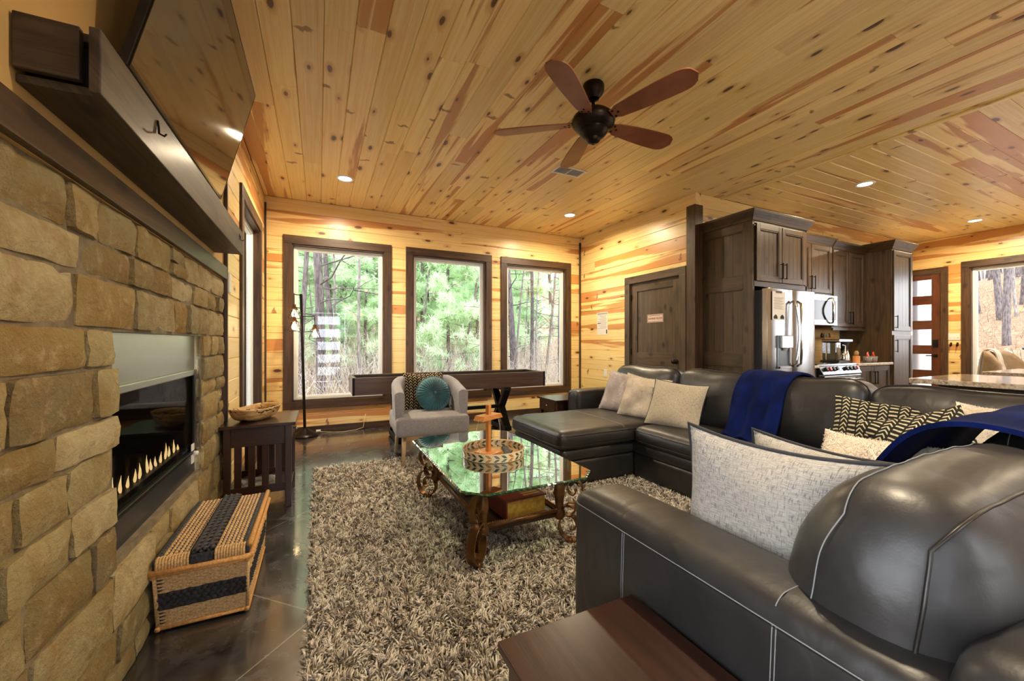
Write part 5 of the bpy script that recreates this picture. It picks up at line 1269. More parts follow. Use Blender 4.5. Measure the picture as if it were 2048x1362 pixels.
# ------------------------------------------------------------------ throws
def drape(name, label, y0, y1, path, m, thick=.012, seed=0, folds=4, axis='y', gap=None):
    """cloth hung over an edge: path is a polyline (p, z) across the edge, y0..y1 along it"""
    P = [Vector((a, b)) for a, b in path]
    for _ in range(2): P = [P[0]]+[q for i in range(len(P)-1) for q in (P[i].lerp(P[i+1], .25), P[i].lerp(P[i+1], .75))]+[P[-1]]
    seg = [0]
    for i in range(1, len(P)): seg.append(seg[-1]+(P[i]-P[i-1]).length)
    def at(t):
        s = t*seg[-1]
        for i in range(1, len(P)):
            if s <= seg[i]+1e-9: f = (s-seg[i-1])/(seg[i]-seg[i-1]); break
        a, b = P[i-1].lerp(P[i], f), (P[i]-P[i-1]).normalized(); return a, Vector((-b.y, b.x))
    th = thing(name, label, 'throw', ((path[0][0], (y0+y1)/2, path[0][1]) if axis == 'y' else ((y0+y1)/2, path[0][0], path[0][1])))
    mb = MB()
    def pt(a, b, s):
        q, nn = at(b); y = y0+(y1-y0)*a; k = .009*math.sin(a*folds*2*PI+seed+1.3*math.sin(b*3))+.004*noise.noise(Vector((a*5, b*6, seed)))
        hang = min(1, abs(b-.45)*2.5); q = q+nn*(k*(.3+hang)+ (thick if s else 0)+.004); y += .012*noise.noise(Vector((b*4, seed, a*2)))
        return Vector((q.x, y, q.y)) if axis == 'y' else Vector((y, q.x, q.y))
    nu, nv = 30, 36
    fl = axis == 'y'
    mb.grid(lambda a, b: pt(a, b, 1), nu, nv, flip=not fl); mb.grid(lambda a, b: pt(a, b, 0), nu, nv, flip=fl)
    e = [(0, j/nv) for j in range(nv)]+[(i/nu, 1) for i in range(nu)]+[(1, 1-j/nv) for j in range(nv)]+[(1-i/nu, 0) for i in range(nu)]
    n = len(e); mb.add([pt(a, b, 1) for a, b in e]+[pt(a, b, 0) for a, b in e], [(i, (i+1) % n, n+(i+1) % n, n+i) for i in range(n)])
    o = obj('cloth', mb, m, th, smooth=True)
    hm = MB(); hm.tube([pt(i/nu, .975, 1) for i in range(nu+1)], .003, 5); obj('hem', hm, m, o, smooth=True)
    return th
drape('navy_throw', 'folded navy fleece throw hanging over the long sofa back', 1.70, 2.08, [(2.76, .50), (2.80, .515), (2.84, .58), (2.885, .72), (2.95, .86), (3.04, .955), (3.16, .985), (3.30, .955), (3.46, .83), (3.545, .74), (3.55, .62)][::-1], NAVY, .013, 1, 3)
drape('navy_throw', 'navy fleece throw laid over the near sofa back at right', 1.58, 2.32, [(.725, .58), (.695, .70), (.64, .83), (.565, .94), (.46, .985), (.34, .975), (.225, .91), (.165, .80)], NAVY, .014, 5, 2, axis='x')
# ------------------------------------------------------------------ two more end tables
ne = thing('near_end_table', 'dark brown end table against the near sofa arm in the foreground', 'table', (.59, .55, 0))
nx0, nx1, ny0, ny1, nh = .385, .802, .22, .88, .474
obj('tabletop', MB().box(nx0, ny0, nh-.022, nx1, ny1, nh), ESPR['y'], ne, bevel=.003)
for xx in (nx0+.02, nx1-.062):
    for yy in (ny0+.02, ny1-.062): obj('leg', MB().box(xx, yy, .0, xx+.042, yy+.042, nh-.022), ESPR['z'], ne, bevel=.002)
for yy in (ny0+.03, ny1-.052):
    obj('apron', MB().box(nx0+.062, yy, nh-.12, nx1-.062, yy+.02, nh-.022), ESPR['x'], ne)
for xx in (nx0+.03, nx1-.052): obj('apron', MB().box(xx, ny0+.062, nh-.12, xx+.02, ny1-.062, nh-.022), ESPR['y'], ne)
obj('shelf', MB().box(nx0+.03, ny0+.03, .12, nx1-.03, ny1-.03, .138), ESPR['y'], ne)
fe = thing('far_end_table', 'small dark end table tucked behind the chaise arm', 'table', (2.7, 4.1, 0))
fx0, fx1, fy0, fy1, fh = 2.42, 2.95, 3.87, 4.32, .53
obj('tabletop', MB().box(fx0, fy0, fh-.022, fx1, fy1, fh), ESPR['x'], fe, bevel=.003)
for xx in (fx0+.03, fx1-.07):
    for yy in (fy0+.02, fy1-.062): obj('leg', MB().box(xx, yy, 0, xx+.04, yy+.042, fh-.022), ESPR['z'], fe, bevel=.002)
obj('drawer_front', MB().box(fx0+.026, fy0+.066, fh-.15, fx0+.045, fy1-.066, fh-.024), ESPR['y'], fe, bevel=.002)
obj('drawer_knob', MB().ball((fx0+.012, (fy0+fy1)/2, fh-.085), .012, 10), CHROME, fe, smooth=True)
for yy in (fy0+.026, fy1-.046): obj('apron', MB().box(fx0+.07, yy, fh-.15, fx1-.07, yy+.02, fh-.022), ESPR['x'], fe)
obj('shelf', MB().box(fx0+.04, fy0+.03, .12, fx1-.04, fy1-.03, .138), ESPR['x'], fe)
# ------------------------------------------------------------------ kitchen
def raised_door(parent, x0, x1, z0, z1, yf, hs, name='door', hz=None, planks=4, knob=True):
    """framed cabinet door facing -y with a planked centre; hs: handle side -1 / 1"""
    st = .058; t = .02
    d = obj(name, MB().box(x0+.01, yf+.0185, z0+.01, x1-.01, yf+t, z1-.01), ALDER['z'], parent)
    for a in (x0, x1-st): obj('stile', MB().box(a, yf, z0, a+st, yf+t-.0005, z1), ALDER['z'], d, bevel=.003)
    for a in (z0, z1-st): obj('rail', MB().box(x0+st, yf+.0005, a, x1-st, yf+t-.0005, a+st), ALDER['x'], d, bevel=.003)
    obj('bead', MB().box(x0+st, yf+.004, z1-st-.012, x1-st, yf+.014, z1-st).box(x0+st, yf+.004, z0+st, x1-st, yf+.014, z0+st+.012).box(x0+st, yf+.004, z0+st, x0+st+.012, yf+.014, z1-st).box(x1-st-.012, yf+.004, z0+st, x1-st, yf+.014, z1-st), ALDER['z'], d, bevel=.002)
    a, b = x0+st+.012, x1-st-.012; w = (b-a)/planks
    for k in range(planks): obj('plank', MB().box(a+k*w+.0006, yf+.013, z0+st+.012, a+(k+1)*w-.0006, yf+.0183, z1-st-.012), ALDER['z'], d, bevel=.0015)
    if knob:
        hx = x1-.03 if hs > 0 else x0+.03; h0 = z0+.05 if hz is None else hz
        obj('pull_handle', MB().tube([(hx, yf-.002, h0), (hx, yf-.03, h0)], .005, 6).tube([(hx, yf-.002, h0+.16), (hx, yf-.03, h0+.16)], .005, 6).box(hx-.006, yf-.036, h0-.012, hx+.006, yf-.026, h0+.172), BLACKM, d)
    return d
def crown(parent, x0, x1, y0, y1, z0, z1, sides='fl'):
    """stepped crown moulding; f front (-y), l left (-x), r right"""
    n = 5
    steps = [(.0, 0), (.012, .25), (.03, .5), (.05, .78), (.055, 1.0)]
    for i in range(len(steps)-1):
        e, a = steps[i][0]+.008, z0+(z1-z0)*steps[i][1]; b = z0+(z1-z0)*steps[i+1][1]; e2 = steps[i+1][0]+.008
        obj('crown_moulding', MB().add([(x0-(e if 'l' in sides else 0), y0-e, a), (x1+(e if 'r' in sides else 0), y0-e, a), (x1+(e if 'r' in sides else 0), y1, a), (x0-(e if 'l' in sides else 0), y1, a),
            (x0-(e2 if 'l' in sides else 0), y0-e2, b), (x1+(e2 if 'r' in sides else 0), y0-e2, b), (x1+(e2 if 'r' in sides else 0), y1, b), (x0-(e2 if 'l' in sides else 0), y1, b)], [(0,3,2,1),(4,5,6,7),(0,1,5,4),(1,2,6,5),(2,3,7,6),(3,0,4,7)]), ALDER['x'], parent, bevel=.002)
YW = YK-.001
# --- fridge surround: side panel with three framed panels, cabinet above
fs = thing('fridge_surround_cabinet', 'tall dark alder cabinet framing the fridge with double doors on top', 'cabinet', (4.85, 3.15, 0))
px, pf = 4.33, 2.84
obj('side_panel', MB().box(px+.022, pf, 0, px+.03, YW, 2.56), ALDER['z'], fs)
obj('side_panel', MB().box(5.335, pf, 0, 5.36, YW, 2.56), ALDER['z'], fs)
obj('side_stile', MB().box(px, pf, 0, px+.0215, 2.955, 2.56), ALDER['z'], fs, bevel=.002); obj('side_stile', MB().box(px, 3.455, 0, px+.0215, YW, 2.56), ALDER['z'], fs, bevel=.002)
for a, b in ((2.46, 2.56), (1.80, 1.945), (.92, 1.07), (0, .15)): obj('side_rail', MB().box(px+.0005, 2.955, a, px+.0215, 3.455, b), ALDER['y'], fs, bevel=.002)
for a, b in ((1.945, 2.46), (1.07, 1.80), (.15, .92)):
    obj('bead', MB().box(px+.003, 2.955, b-.012, px+.012, 3.455, b).box(px+.003, 2.955, a, px+.012, 3.455, a+.012).box(px+.003, 2.955, a, px+.012, 2.967, b).box(px+.003, 3.443, a, px+.012, 3.455, b), ALDER['z'], fs, bevel=.002)
    for k in range(4): obj('plank', MB().box(px+.014, 2.967+k*.119+.0008, a+.012, px+.0215, 2.967+(k+1)*.119-.0006, b-.012), ALDER['z'], fs, bevel=.0015)
obj('box_body', MB().box(px+.03, pf+.012, 1.84, 5.335, YW, 2.56), ALDER['x'], fs)
obj('face_frame', MB().box(px+.012, pf, 2.525, 5.36, pf+.012, 2.56).box(px+.012, pf, 1.82, 5.36, pf+.012, 1.875), ALDER['x'], fs)
raised_door(fs, 4.375, 4.835, 1.88, 2.52, pf-.021, 1); raised_door(fs, 4.845, 5.305, 1.88, 2.52, pf-.021, -1)
crown(fs, px+.0, 5.36, pf, YW, 2.55, 2.665, 'flr')
# --- fridge
fr = thing('refrigerator', 'stainless French door refrigerator with a paper notice and ice dispenser', 'refrigerator', (4.87, 3.1, 0))
fx0, fx1, ff, ft = 4.415, 5.325, 2.72, 1.79
obj('cabinet_body', MB().box(fx0+.005, ff+.075, .02, fx1-.005, 3.44, ft-.015), flat('fridge_side_grey', srgb(58, 58, 60), .4), fr, bevel=.004)
xm = 4.88
def curved_door(x0, x1, z0, z1):
    prof = [(x0, ff+.07), (x1, ff+.07)]+[(x1-(x1-x0)*k/12, ff+.012-.016*math.sin(PI*k/12)**.6) for k in range(13)]
    return obj('door', MB().prism(prof[::1], z0, z1, 2), STEEL, fr, bevel=.004, auto=30)
d1 = curved_door(fx0, xm-.003, .72, ft); d2 = curved_door(xm+.003, fx1, .72, ft); dz = obj('freezer_drawer', MB().box(fx0, ff, .06, fx1, ff+.07, .71), STEEL, fr, bevel=.012)
for s, dd, xx in ((-1, d1, xm-.045), (1, d2, xm+.045)):
    pts = [(xx-s*.0, ff-.01, .92)]+[(xx+s*.004*0+s*.028*math.sin(PI*t/14)*.0-s*.022*math.cos(PI*(t/14-.5)), ff-.052-.022*math.sin(PI*t/14), .95+.68*t/14) for t in range(15)]+[(xx, ff-.01, 1.66)]
    obj('bar_handle', MB().tube(pts, .0135, 10), CHROME, dd, smooth=True)
obj('bar_handle', MB().tube([(fx0+.1, ff+.002, .64), (fx0+.12, ff-.05, .64), (fx1-.12, ff-.05, .64), (fx1-.1, ff+.002, .64)], .012, 10), CHROME, dz, smooth=True)
dx0, dx1 = 4.565, 4.80
obj('dispenser_recess', MB().box(dx0, ff-.010, .90, dx1, ff-.002, 1.27), flat('dispenser_grey', srgb(96, 102, 106), .25, metal=.6), d1, bevel=.004)
obj('dispenser_cavity', MB().box(dx0+.02, ff-.012, .93, dx1-.015, ff-.009, 1.12), flat('dispenser_dark', srgb(44, 48, 52), .3), d1, bevel=.002)
obj('dispenser_hood', MB().box(dx0+.03, ff-.045, 1.13, dx1, ff-.008, 1.265), STEEL, d1, bevel=.004)
obj('dispenser_spout', MB().lathe([(0, 0), (.02, 0), (.032, .03), (.04, .03), (0, .031)], (dx0+.12, ff-.02, 1.10), 14, cap=False), WPLAST, d1, smooth=True)
obj('dispenser_tray', MB().box(dx0+.02, ff-.03, .90, dx1-.02, ff-.008, .925), STEEL, d1, bevel=.003)
nt_ = thing('fridge_notice', 'pale printed notice with two cabin pictures held on the fridge door', 'paper', (4.6, ff-.02, 1.6))
obj('sheet', MB().box(4.475, ff-.0075, 1.44, 4.705, ff-.0065, 1.755), PAPER, nt_)
for k in range(11): obj('text_line', MB().box(4.50+(k*29 % 3)*.006, ff-.0083, 1.685-k*.0125, 4.68-(k*17 % 5)*.012, ff-.0075, 1.689-k*.0125), flat('text_brown', srgb(150, 138, 124), .8), nt_)
obj('clip', MB().box(4.535, ff-.0105, 1.737, 4.645, ff-.0075, 1.762), flat('clip_red', srgb(86, 44, 42), .5), nt_, bevel=.002)
for xx in (4.495, 4.615):
    obj('cabin_picture', MB().add([(xx, ff-.0083, 1.475), (xx+.02, ff-.0083, 1.492), (xx+.038, ff-.0083, 1.502), (xx+.06, ff-.0083, 1.488), (xx+.072, ff-.0083, 1.473), (xx+.072, ff-.0083, 1.452), (xx, ff-.0083, 1.452)], [(0,1,2,3,4,5,6)]), INK, nt_)
# --- cabinet over the microwave, corner cabinet, pantry
uc = thing('microwave_cabinet', 'dark alder wall cabinet with two doors above the microwave', 'cabinet', (6.1, 3.3, 1.87))
obj('box_body', MB().box(5.365, 3.175, 1.86, 6.60, YW, 2.56), ALDER['x'], uc); raised_door(uc, 5.58, 6.06, 1.88, 2.545, 3.153, 1, planks=3); raised_door(uc, 6.075, 6.575, 1.88, 2.545, 3.153, -1, planks=3)
raised_door(uc, 5.37, 5.57, 1.88, 2.545, 3.153, 1, planks=2, knob=False)
crown(uc, 5.44, 6.60, 3.175, YW, 2.55, 2.665, 'fr')
mw = thing('microwave', 'stainless over the range microwave with a curved bar handle', 'microwave', (6.1, 3.28, 1.43))
mx0, mx1, mf = 5.72, 6.60, 3.10
obj('body', MB().box(mx0, mf+.03, 1.43, mx1, YW, 1.845), flat('microwave_case', srgb(40, 40, 42), .4), mw)
obj('front_frame', MB().box(mx0, mf, 1.43, mx1, mf+.03, 1.505).box(mx0, mf, 1.765, mx1, mf+.03, 1.845).box(mx1-.03, mf, 1.505, mx1, mf+.03, 1.765), STEEL, mw, bevel=.003)
obj('door_glass', MB().box(mx0, mf+.004, 1.505, mx1-.03, mf+.03, 1.765), BLKGLOSS, mw)
hp = [(6.43, mf-.005, 1.46)]+[(6.43-.055*math.sin(PI*t/12), mf-.03-.03*math.sin(PI*t/12), 1.47+.33*t/12) for t in range(13)]+[(6.43, mf-.005, 1.81)]
obj('bar_handle', MB().tube(hp, .013, 8), CHROME, mw, smooth=True)
kc = thing('corner_wall_cabinet', 'dark alder wall cabinet with two doors between microwave and pantry', 'cabinet', (7.05, 3.3, 1.4))
obj('box_body', MB().box(6.605, 3.175, 1.40, 7.485, YW, 2.54), ALDER['z'], kc); raised_door(kc, 6.62, 7.04, 1.42, 2.52, 3.153, 1, planks=3); raised_door(kc, 7.05, 7.47, 1.42, 2.52, 3.153, -1, planks=3)
obj('light_rail', MB().box(6.605, 3.155, 1.365, 7.485, 3.18, 1.402), ALDER['x'], kc, bevel=.002); crown(kc, 6.61, 7.485, 3.175, YW, 2.53, 2.64, 'f')
pn = thing('pantry_cabinet', 'tall dark alder pantry with an upper and a lower door', 'cabinet', (7.8, 3.15, 0))
obj('box_body', MB().box(7.49, 2.84, 0, 8.09, YW, 2.56), ALDER['z'], pn, bevel=.002); raised_door(pn, 7.505, 8.075, 1.36, 2.53, 2.819, -1, planks=4); raised_door(pn, 7.505, 8.075, .12, 1.30, 2.819, -1, hz=1.06, planks=4); crown(pn, 7.49, 8.09, 2.84, YW, 2.55, 2.67, 'flr')
# --- base cabinets, range, counter
bc1 = thing('base_cabinet', 'narrow dark base cabinet with a drawer between fridge and range', 'cabinet', (5.5, 3.15, 0))
obj('box_body', MB().box(5.365, 2.87, .1, 5.60, YW, .87), ALDER['z'], bc1); raised_door(bc1, 5.375, 5.59, .13, .70, 2.849, 1, planks=2); obj('drawer', MB().box(5.375, 2.849, .72, 5.59, 2.869, .86), ALDER['x'], bc1, bevel=.004)
bc2 = thing('base_cabinet', 'dark base cabinet with two doors between range and pantry', 'cabinet', (7.0, 3.15, 0))
obj('box_body', MB().box(6.525, 2.87, .1, 7.485, YW, .87), ALDER['z'], bc2); raised_door(bc2, 6.54, 7.0, .13, .86, 2.849, 1, hz=.62, planks=3); raised_door(bc2, 7.01, 7.47, .13, .86, 2.849, -1, hz=.62, planks=3)
wt1 = tag(obj('worktop', MB().box(5.365, 2.82, .872, 5.60, YW, .905), GRANITE, bevel=.004, origin=(5.48, 3.1, .872)), 'short beige granite worktop between fridge and range', 'worktop')
wt2 = tag(obj('worktop', MB().box(6.525, 2.82, .872, 7.486, YW, .905), GRANITE, bevel=.004, origin=(7.0, 3.1, .872)), 'beige granite worktop holding the coffee maker and cups', 'worktop')
rn = thing('range', 'stainless slide-in range with a tilted panel of black and red knobs', 'stove', (6.05, 3.15, 0))
r0, r1, rf = 5.61, 6.515, 2.79
obj('body', MB().box(r0, rf+.04, .02, r1, YW, .895), BLACK, rn); obj('cooktop', MB().box(r0, rf+.06, .895, r1, YW, .915), BLKGLOSS, rn, bevel=.003)
obj('oven_door', MB().box(r0+.03, rf-.005, .18, r1-.01, rf+.04, .77), STEEL, rn, bevel=.006); obj('oven_window', MB().box(r0+.15, rf-.008, .30, r1-.13, rf-.004, .60), BLKGLOSS, rn); obj('bar_handle', MB().tube([(r0+.08, rf, .715), (r0+.09, rf-.045, .715), (r1-.07, rf-.045, .715), (r1-.06, rf, .715)], .012, 8), CHROME, rn, smooth=True)
obj('storage_drawer', MB().box(r0+.03, rf-.003, .04, r1-.01, rf+.04, .17), STEEL, rn, bevel=.005)
CPM = Matrix.Translation((r0, rf-.01, .79)) @ Matrix.Rotation(R(-28), 4, 'X')
cp_ = obj('control_panel', MB().box(0, 0, 0, r1-r0, .02, .14, M=CPM), STEEL, rn, bevel=.003)
REDP = flat('red_enamel', srgb(150, 24, 30), .3)
for k, xx in enumerate((.10, .18, .26, .34, .57, .66, .75, .83)):
    obj('knob', MB().lathe([(0, 0), (.026, 0), (.024, -.028), (0, -.030)], (0, 0, 0), 14, M=CPM @ Matrix.Translation((xx, -.001, .07)) @ Matrix.Rotation(R(-90), 4, 'X'), cap=False), REDP if k in (1, 7) else BLACK, cp_, smooth=True, auto=40, label='red knob' if k in (1, 7) else None)
obj('display', MB().box(.41, -.002, .03, .51, .001, .11, M=CPM), BLKGLOSS, cp_)
# --- things on the worktop
cz = .9055
cm = thing('coffee_maker', 'black coffee maker with a clear water tank and steel carafe on the worktop', 'coffee maker', (6.72, 3.2, cz))
obj('base', MB().box(6.56, 3.06, cz, 6.92, 3.30, cz+.03), BLACK, cm, bevel=.008); obj('tower', MB().box(6.70, 3.20, cz+.03, 6.90, 3.30, cz+.30), BLACK, cm, bevel=.01); obj('brew_head', MB().box(6.60, 3.07, cz+.29, 6.95, 3.30, cz+.335), STEEL, cm, bevel=.008)
obj('filter_basket', MB().lathe([(0, .20), (.05, .20), (.068, .29), (0, .29)], (6.84, 3.14, cz), 18, cap=False), BLACK, cm, smooth=True, auto=40)
obj('water_tank', MB().box(6.575, 3.10, cz+.03, 6.69, 3.28, cz+.29), glass_mat('clear_tank', (.75, .78, .82, 1), power=2), cm, bevel=.01); obj('tank_handle', MB().tube([(6.69, 3.08, cz+.25), (6.72, 3.06, cz+.24), (6.72, 3.06, cz+.13), (6.69, 3.08, cz+.12)], .006, 6), WPLAST, cm, smooth=True)
cf = obj('carafe', MB().lathe([(0, .031), (.066, .031), (.07, .05), (.058, .12), (.045, .165), (0, .168)], (6.84, 3.13, cz), 24, cap=False), CHROME, cm, smooth=True, auto=40); obj('carafe_lid', MB().lathe([(.046, .165), (.05, .185), (.03, .20), (0, .20)], (6.84, 3.13, cz), 20, cap=False), BLACK, cf, smooth=True)
jr = thing('coffee_jar', 'small wooden canister topped by a glass jar beside the carafe', 'jar', (6.97, 3.04, cz))
obj('wooden_box', MB().lathe([(0, 0), (.042, 0), (.042, .09), (0, .09)], (6.97, 3.04, cz), 20, cap=False), GAMEW['z'], jr, smooth=True, auto=40); obj('jar', MB().lathe([(0, .091), (.026, .091), (.028, .14), (.018, .155), (.02, .165), (0, .166)], (6.97, 3.04, cz), 16, cap=False), flat('coffee_fill', srgb(150, 120, 80), .2), jr, smooth=True)
MUG = flat('grey_stoneware', srgb(116, 108, 102), .4); SACH = mottled('red_sachet', srgb(206, 40, 34), srgb(232, 92, 40), 40, .3, 0)
for k, (xx, lab) in enumerate(((7.14, 'left grey mug of red sachets on the worktop'), (7.30, 'right grey mug of red sachets on the worktop'))):
    yy = 2.98; mg_ = thing('mug', lab, 'mug', (xx, yy, cz))
    obj('body', MB().lathe([(0, 0), (.034, 0), (.046, .02), (.052, .085), (.049, .085), (.043, .022), (0, .012)], (xx, yy, cz), 22, cap=False), MUG, mg_, smooth=True)
    obj('handle', MB().tube([(xx-.047-.03*math.sin(PI*t/8), yy-.005, cz+.075-.055*t/8) for t in range(9)], .006, 6), MUG, mg_, smooth=True)
    for j in range(4):
        st_ = thing('sachet', ('upright', 'leaning', 'tilted', 'flat')[j]+' red drink sachet stuck in the '+('left' if k == 0 else 'right')+' grey mug', 'sachet', (xx, yy, cz+.03))
        mm = MB(); soft_box(mm, (.045, .007, .085), .003, Matrix.Translation((xx-.018+.012*j, yy-.012+.009*j, cz+.105)) @ Matrix.Rotation(R(-38+26*j+k*10), 4, 'Y') @ Matrix.Rotation(R(12*j), 4, 'Z'), 6); obj('packet', mm, SACH, st_, smooth=True)
sl = thing('spice_shelf', 'little wall shelf with bottles above the coffee maker', 'shelf', (6.95, 3.42, cz+.33)); obj('board', MB().box(6.80, 3.36, cz+.345, 7.1, YW, cz+.36), GAMEW['x'], sl, bevel=.002)
for k, xx in enumerate((6.85, 6.92, 7.0, 7.05)):
    b_ = thing('bottle', ('dark bottle at the left end of the little spice shelf', 'pale bottle second from left on the spice shelf', 'cream bottle third from left on the spice shelf', 'brown bottle at the right end of the spice shelf')[k], 'bottle', (xx, 3.42, cz+.3605))
    obj('glass', MB().lathe([(0, 0), (.017, 0), (.017, .04), (.009, .055), (.009, .07), (0, .07)], (xx, 3.42, cz+.3605), 12, cap=False), flat('bottle_%d' % k, (srgb(60, 40, 26), srgb(150, 150, 140), srgb(206, 190, 160), srgb(110, 70, 40))[k], .25), b_, smooth=True)
kp = thing('wall_outlet', 'white outlet plate on the kitchen backsplash right of the fridge', 'outlet', (5.78, YK, 1.15)); obj('plate', MB().box(5.74, YK-.007, 1.09, 5.82, YK-.0005, 1.21), WPLAST, kp, bevel=.002)
# --- islands and dining chairs
def island(x0, x1, y0, y1, lab, wl):
    t = thing('kitchen_island', lab, 'island', ((x0+x1)/2, (y0+y1)/2, 0)); mb = MB(); a = x0+.16
    obj('cabinet_body', MB().box(a, y0+.1, 0, x1-.03, y1-.12, .868), ALDER['z'], t)
    for k in range(8):
        ya_ = y0+.1+(y1-y0-.22)*k/8; obj('panel_board', MB().box(a-.012, ya_+.001, .1, a, ya_+(y1-y0-.22)/8-.001, .868), ALDER['z'], t, bevel=.002)
    return tag(obj('worktop', MB().box(x0, y0, .872, x1, y1, .91), GRANITE, bevel=.005, origin=((x0+x1)/2, (y0+y1)/2, .872)), wl, 'worktop')
island(4.20, 5.17, -1.1, 1.49, 'near dark wooden kitchen island behind the sofa', 'near beige granite slab on the island behind the sofa'); island(5.76, 6.75, -1.1, 1.51, 'far dark wooden kitchen island beyond the first', 'far beige granite slab on the second island')
CHF = mottled('tan_chair_fabric', srgb(150, 128, 100), srgb(164, 142, 114), 12, .85, .2, 160)
def dining_chair(loc, rz, lab):
    t = thing('dining_chair', lab, 'chair', loc, rz, local=True)
    mb = MB(); mb.grid(lambda a, b: Vector((.25*math.sin((2*a-1)*1.25), -.05+.22*(math.cos((2*a-1)*1.25)-1)+.12, .45+(.62-.18*abs(2*a-1)**2.4)*b+.0)), 20, 8); o = obj('backrest', mb, CHF, t, smooth=True); s = o.modifiers.new('solid', 'SOLIDIFY'); s.thickness = .055; s.offset = 0
    mb = MB(); soft_box(mb, (.50, .50, .11), .035, Matrix.Translation((0, -.12, .44)), 10, (0, 0, .012)); obj('seat', mb, CHF, t, smooth=True)
    for x in (-.2, .2):
        for y in (-.32, .08): obj('leg', MB().tube([(x, y, .40), (x*1.06, y*1.08, 0)], [.022, .015], 8), ESPR['z'], t)
    for s in (-1, 1):
        for k in range(6): a = .5+s*.5*(1-.02); z = .50+.06*k; obj('nailhead', MB().ball((.25*math.sin(s*1.22)+s*.01, -.05+.22*(math.cos(1.22)-1)+.12+.03, z), .009, 6), BRONZE, t)
    return t
c1_ = dining_chair((8.45, 2.10, 0), R(8), 'tan wingback dining chair with a pale throw over its back'); dining_chair((9.32, 2.20, 0), R(-12), 'tan wingback dining chair beyond the one with the throw')
dtb = thing('dining_table', 'dark dining table at the window beyond the islands', 'table', (8.9, .9, 0)); obj('tabletop', MB().box(8.1, .0, .72, 9.7, 1.55, .76), ESPR['x'], dtb, bevel=.004)
for x in (8.2, 9.53):
    for y in (.1, 1.38): obj('leg', MB().box(x, y, 0, x+.07, y+.07, .72), ESPR['z'], dtb, bevel=.003)
drape('chair_throw', 'pale grey throw hanging over the back of the tan dining chair', 8.46, 8.62, [(2.02, .62), (2.06, .85), (2.09, 1.05), (2.15, 1.10), (2.22, 1.06), (2.25, .80), (2.26, .60)], SHERPA, .012, 3, 2, axis='x')
# ------------------------------------------------------------------ outdoors: ground, trees, brush
def gz(x, y):
    r = max(0, y-6.3); z = -.35+.0*r
    if y > 9: z += (y-9)*.16+.02*(y-9)**1.25
    e = max(0, x-13)
    z2 = -.30+e*.235+.02*e**1.2
    if x > 11: z = z2 if y < 6 else max(z, z2*max(0, 1-(y-6)/18))
    if y < -2: z = -.3
    return z+.12*noise.noise(Vector((x*.35, y*.35, 0)))+.04*noise.noise(Vector((x*1.7, y*1.7, 4)))
mb = MB()
def gpt(a, b): x, y = -26+a*86, -26+b*86; return (x, y, min(gz(x, y), 14)-( .35 if (-1.2 < x < 10.8 and -2 < y < 6.6) else 0))
mb.grid(gpt, 120, 120)
def litter():
    t = NT('leaf_litter'); p = t.pos(rnd=False); n1 = t.noise(p, 1.3, 5, .65); n2 = t.noise(p, 9, 5, .75); n3 = t.noise(p, .35, 3)
    col = t.mix(t.step(n2, .35, .68), srgb(98, 74, 56), srgb(142, 118, 94)); col = t.mix(t.math('MULTIPLY', t.step(n1, .5, .68), .6), col, srgb(138, 88, 66)); col = t.mix(t.math('MULTIPLY', t.step(n3, .55, .7), .5), col, srgb(150, 156, 96))
    x, y, z = t.sep(p)      # the pale gravel yard round the house, seen outside the front window
    g = t.math('MULTIPLY', t.math('SUBTRACT', 1, t.step(t.math('ADD', x, t.math('MULTIPLY', n1, 2.5)), 15.0, 16.2)), t.math('SUBTRACT', 1, t.step(t.math('ADD', y, t.math('MULTIPLY', n1, 1.5)), 5.2, 6.2)))
    col = t.mix(g, col, t.mix(t.step(n2, .3, .7), srgb(176, 168, 158), srgb(214, 206, 196)))
    t.set(col=col, rough=1, spec=.1); t.bump(n2, .8, .05); return t.m
struct(obj('ground', mb, litter(), smooth=True))
BARK = mottled('pine_bark', srgb(112, 100, 97), srgb(66, 58, 57), 5, .95, .8, 26, stretch=(6, 6, 1.2), dist=.02)
BARKG = mottled('grey_bark', srgb(140, 130, 124), srgb(96, 88, 84), 6, .95, .6, 30, stretch=(5, 5, 1.2), dist=.015)
def leafmat(name, a, b):
    t = NT(name); t.t.nodes.remove(t.b); at = t.n('NewGeometry').outputs['Random Per Island']; c = t.mix(at, a, b)
    df = t.n('BsdfDiffuse'); tl = t.n('BsdfTranslucent'); t.l(c, df.inputs[0]); t.l(c, tl.inputs[0]); mx = t.n('MixShader'); mx.inputs[0].default_value = .45; t.l(df.outputs[0], mx.inputs[1]); t.l(tl.outputs[0], mx.inputs[2]); t.l(mx.outputs[0], t.out.inputs[0]); return t.m
NEEDLE = leafmat('pine_needles', srgb(168, 204, 166), srgb(220, 238, 212)); NEEDLE2 = leafmat('pale_needles', srgb(190, 222, 172), srgb(230, 244, 212)); RUSSET = leafmat('russet_leaves', srgb(214, 166, 136), srgb(238, 208, 184))
TWIG = mottled('bare_twigs', srgb(200, 188, 172), srgb(156, 142, 126), 8, .9, 0)
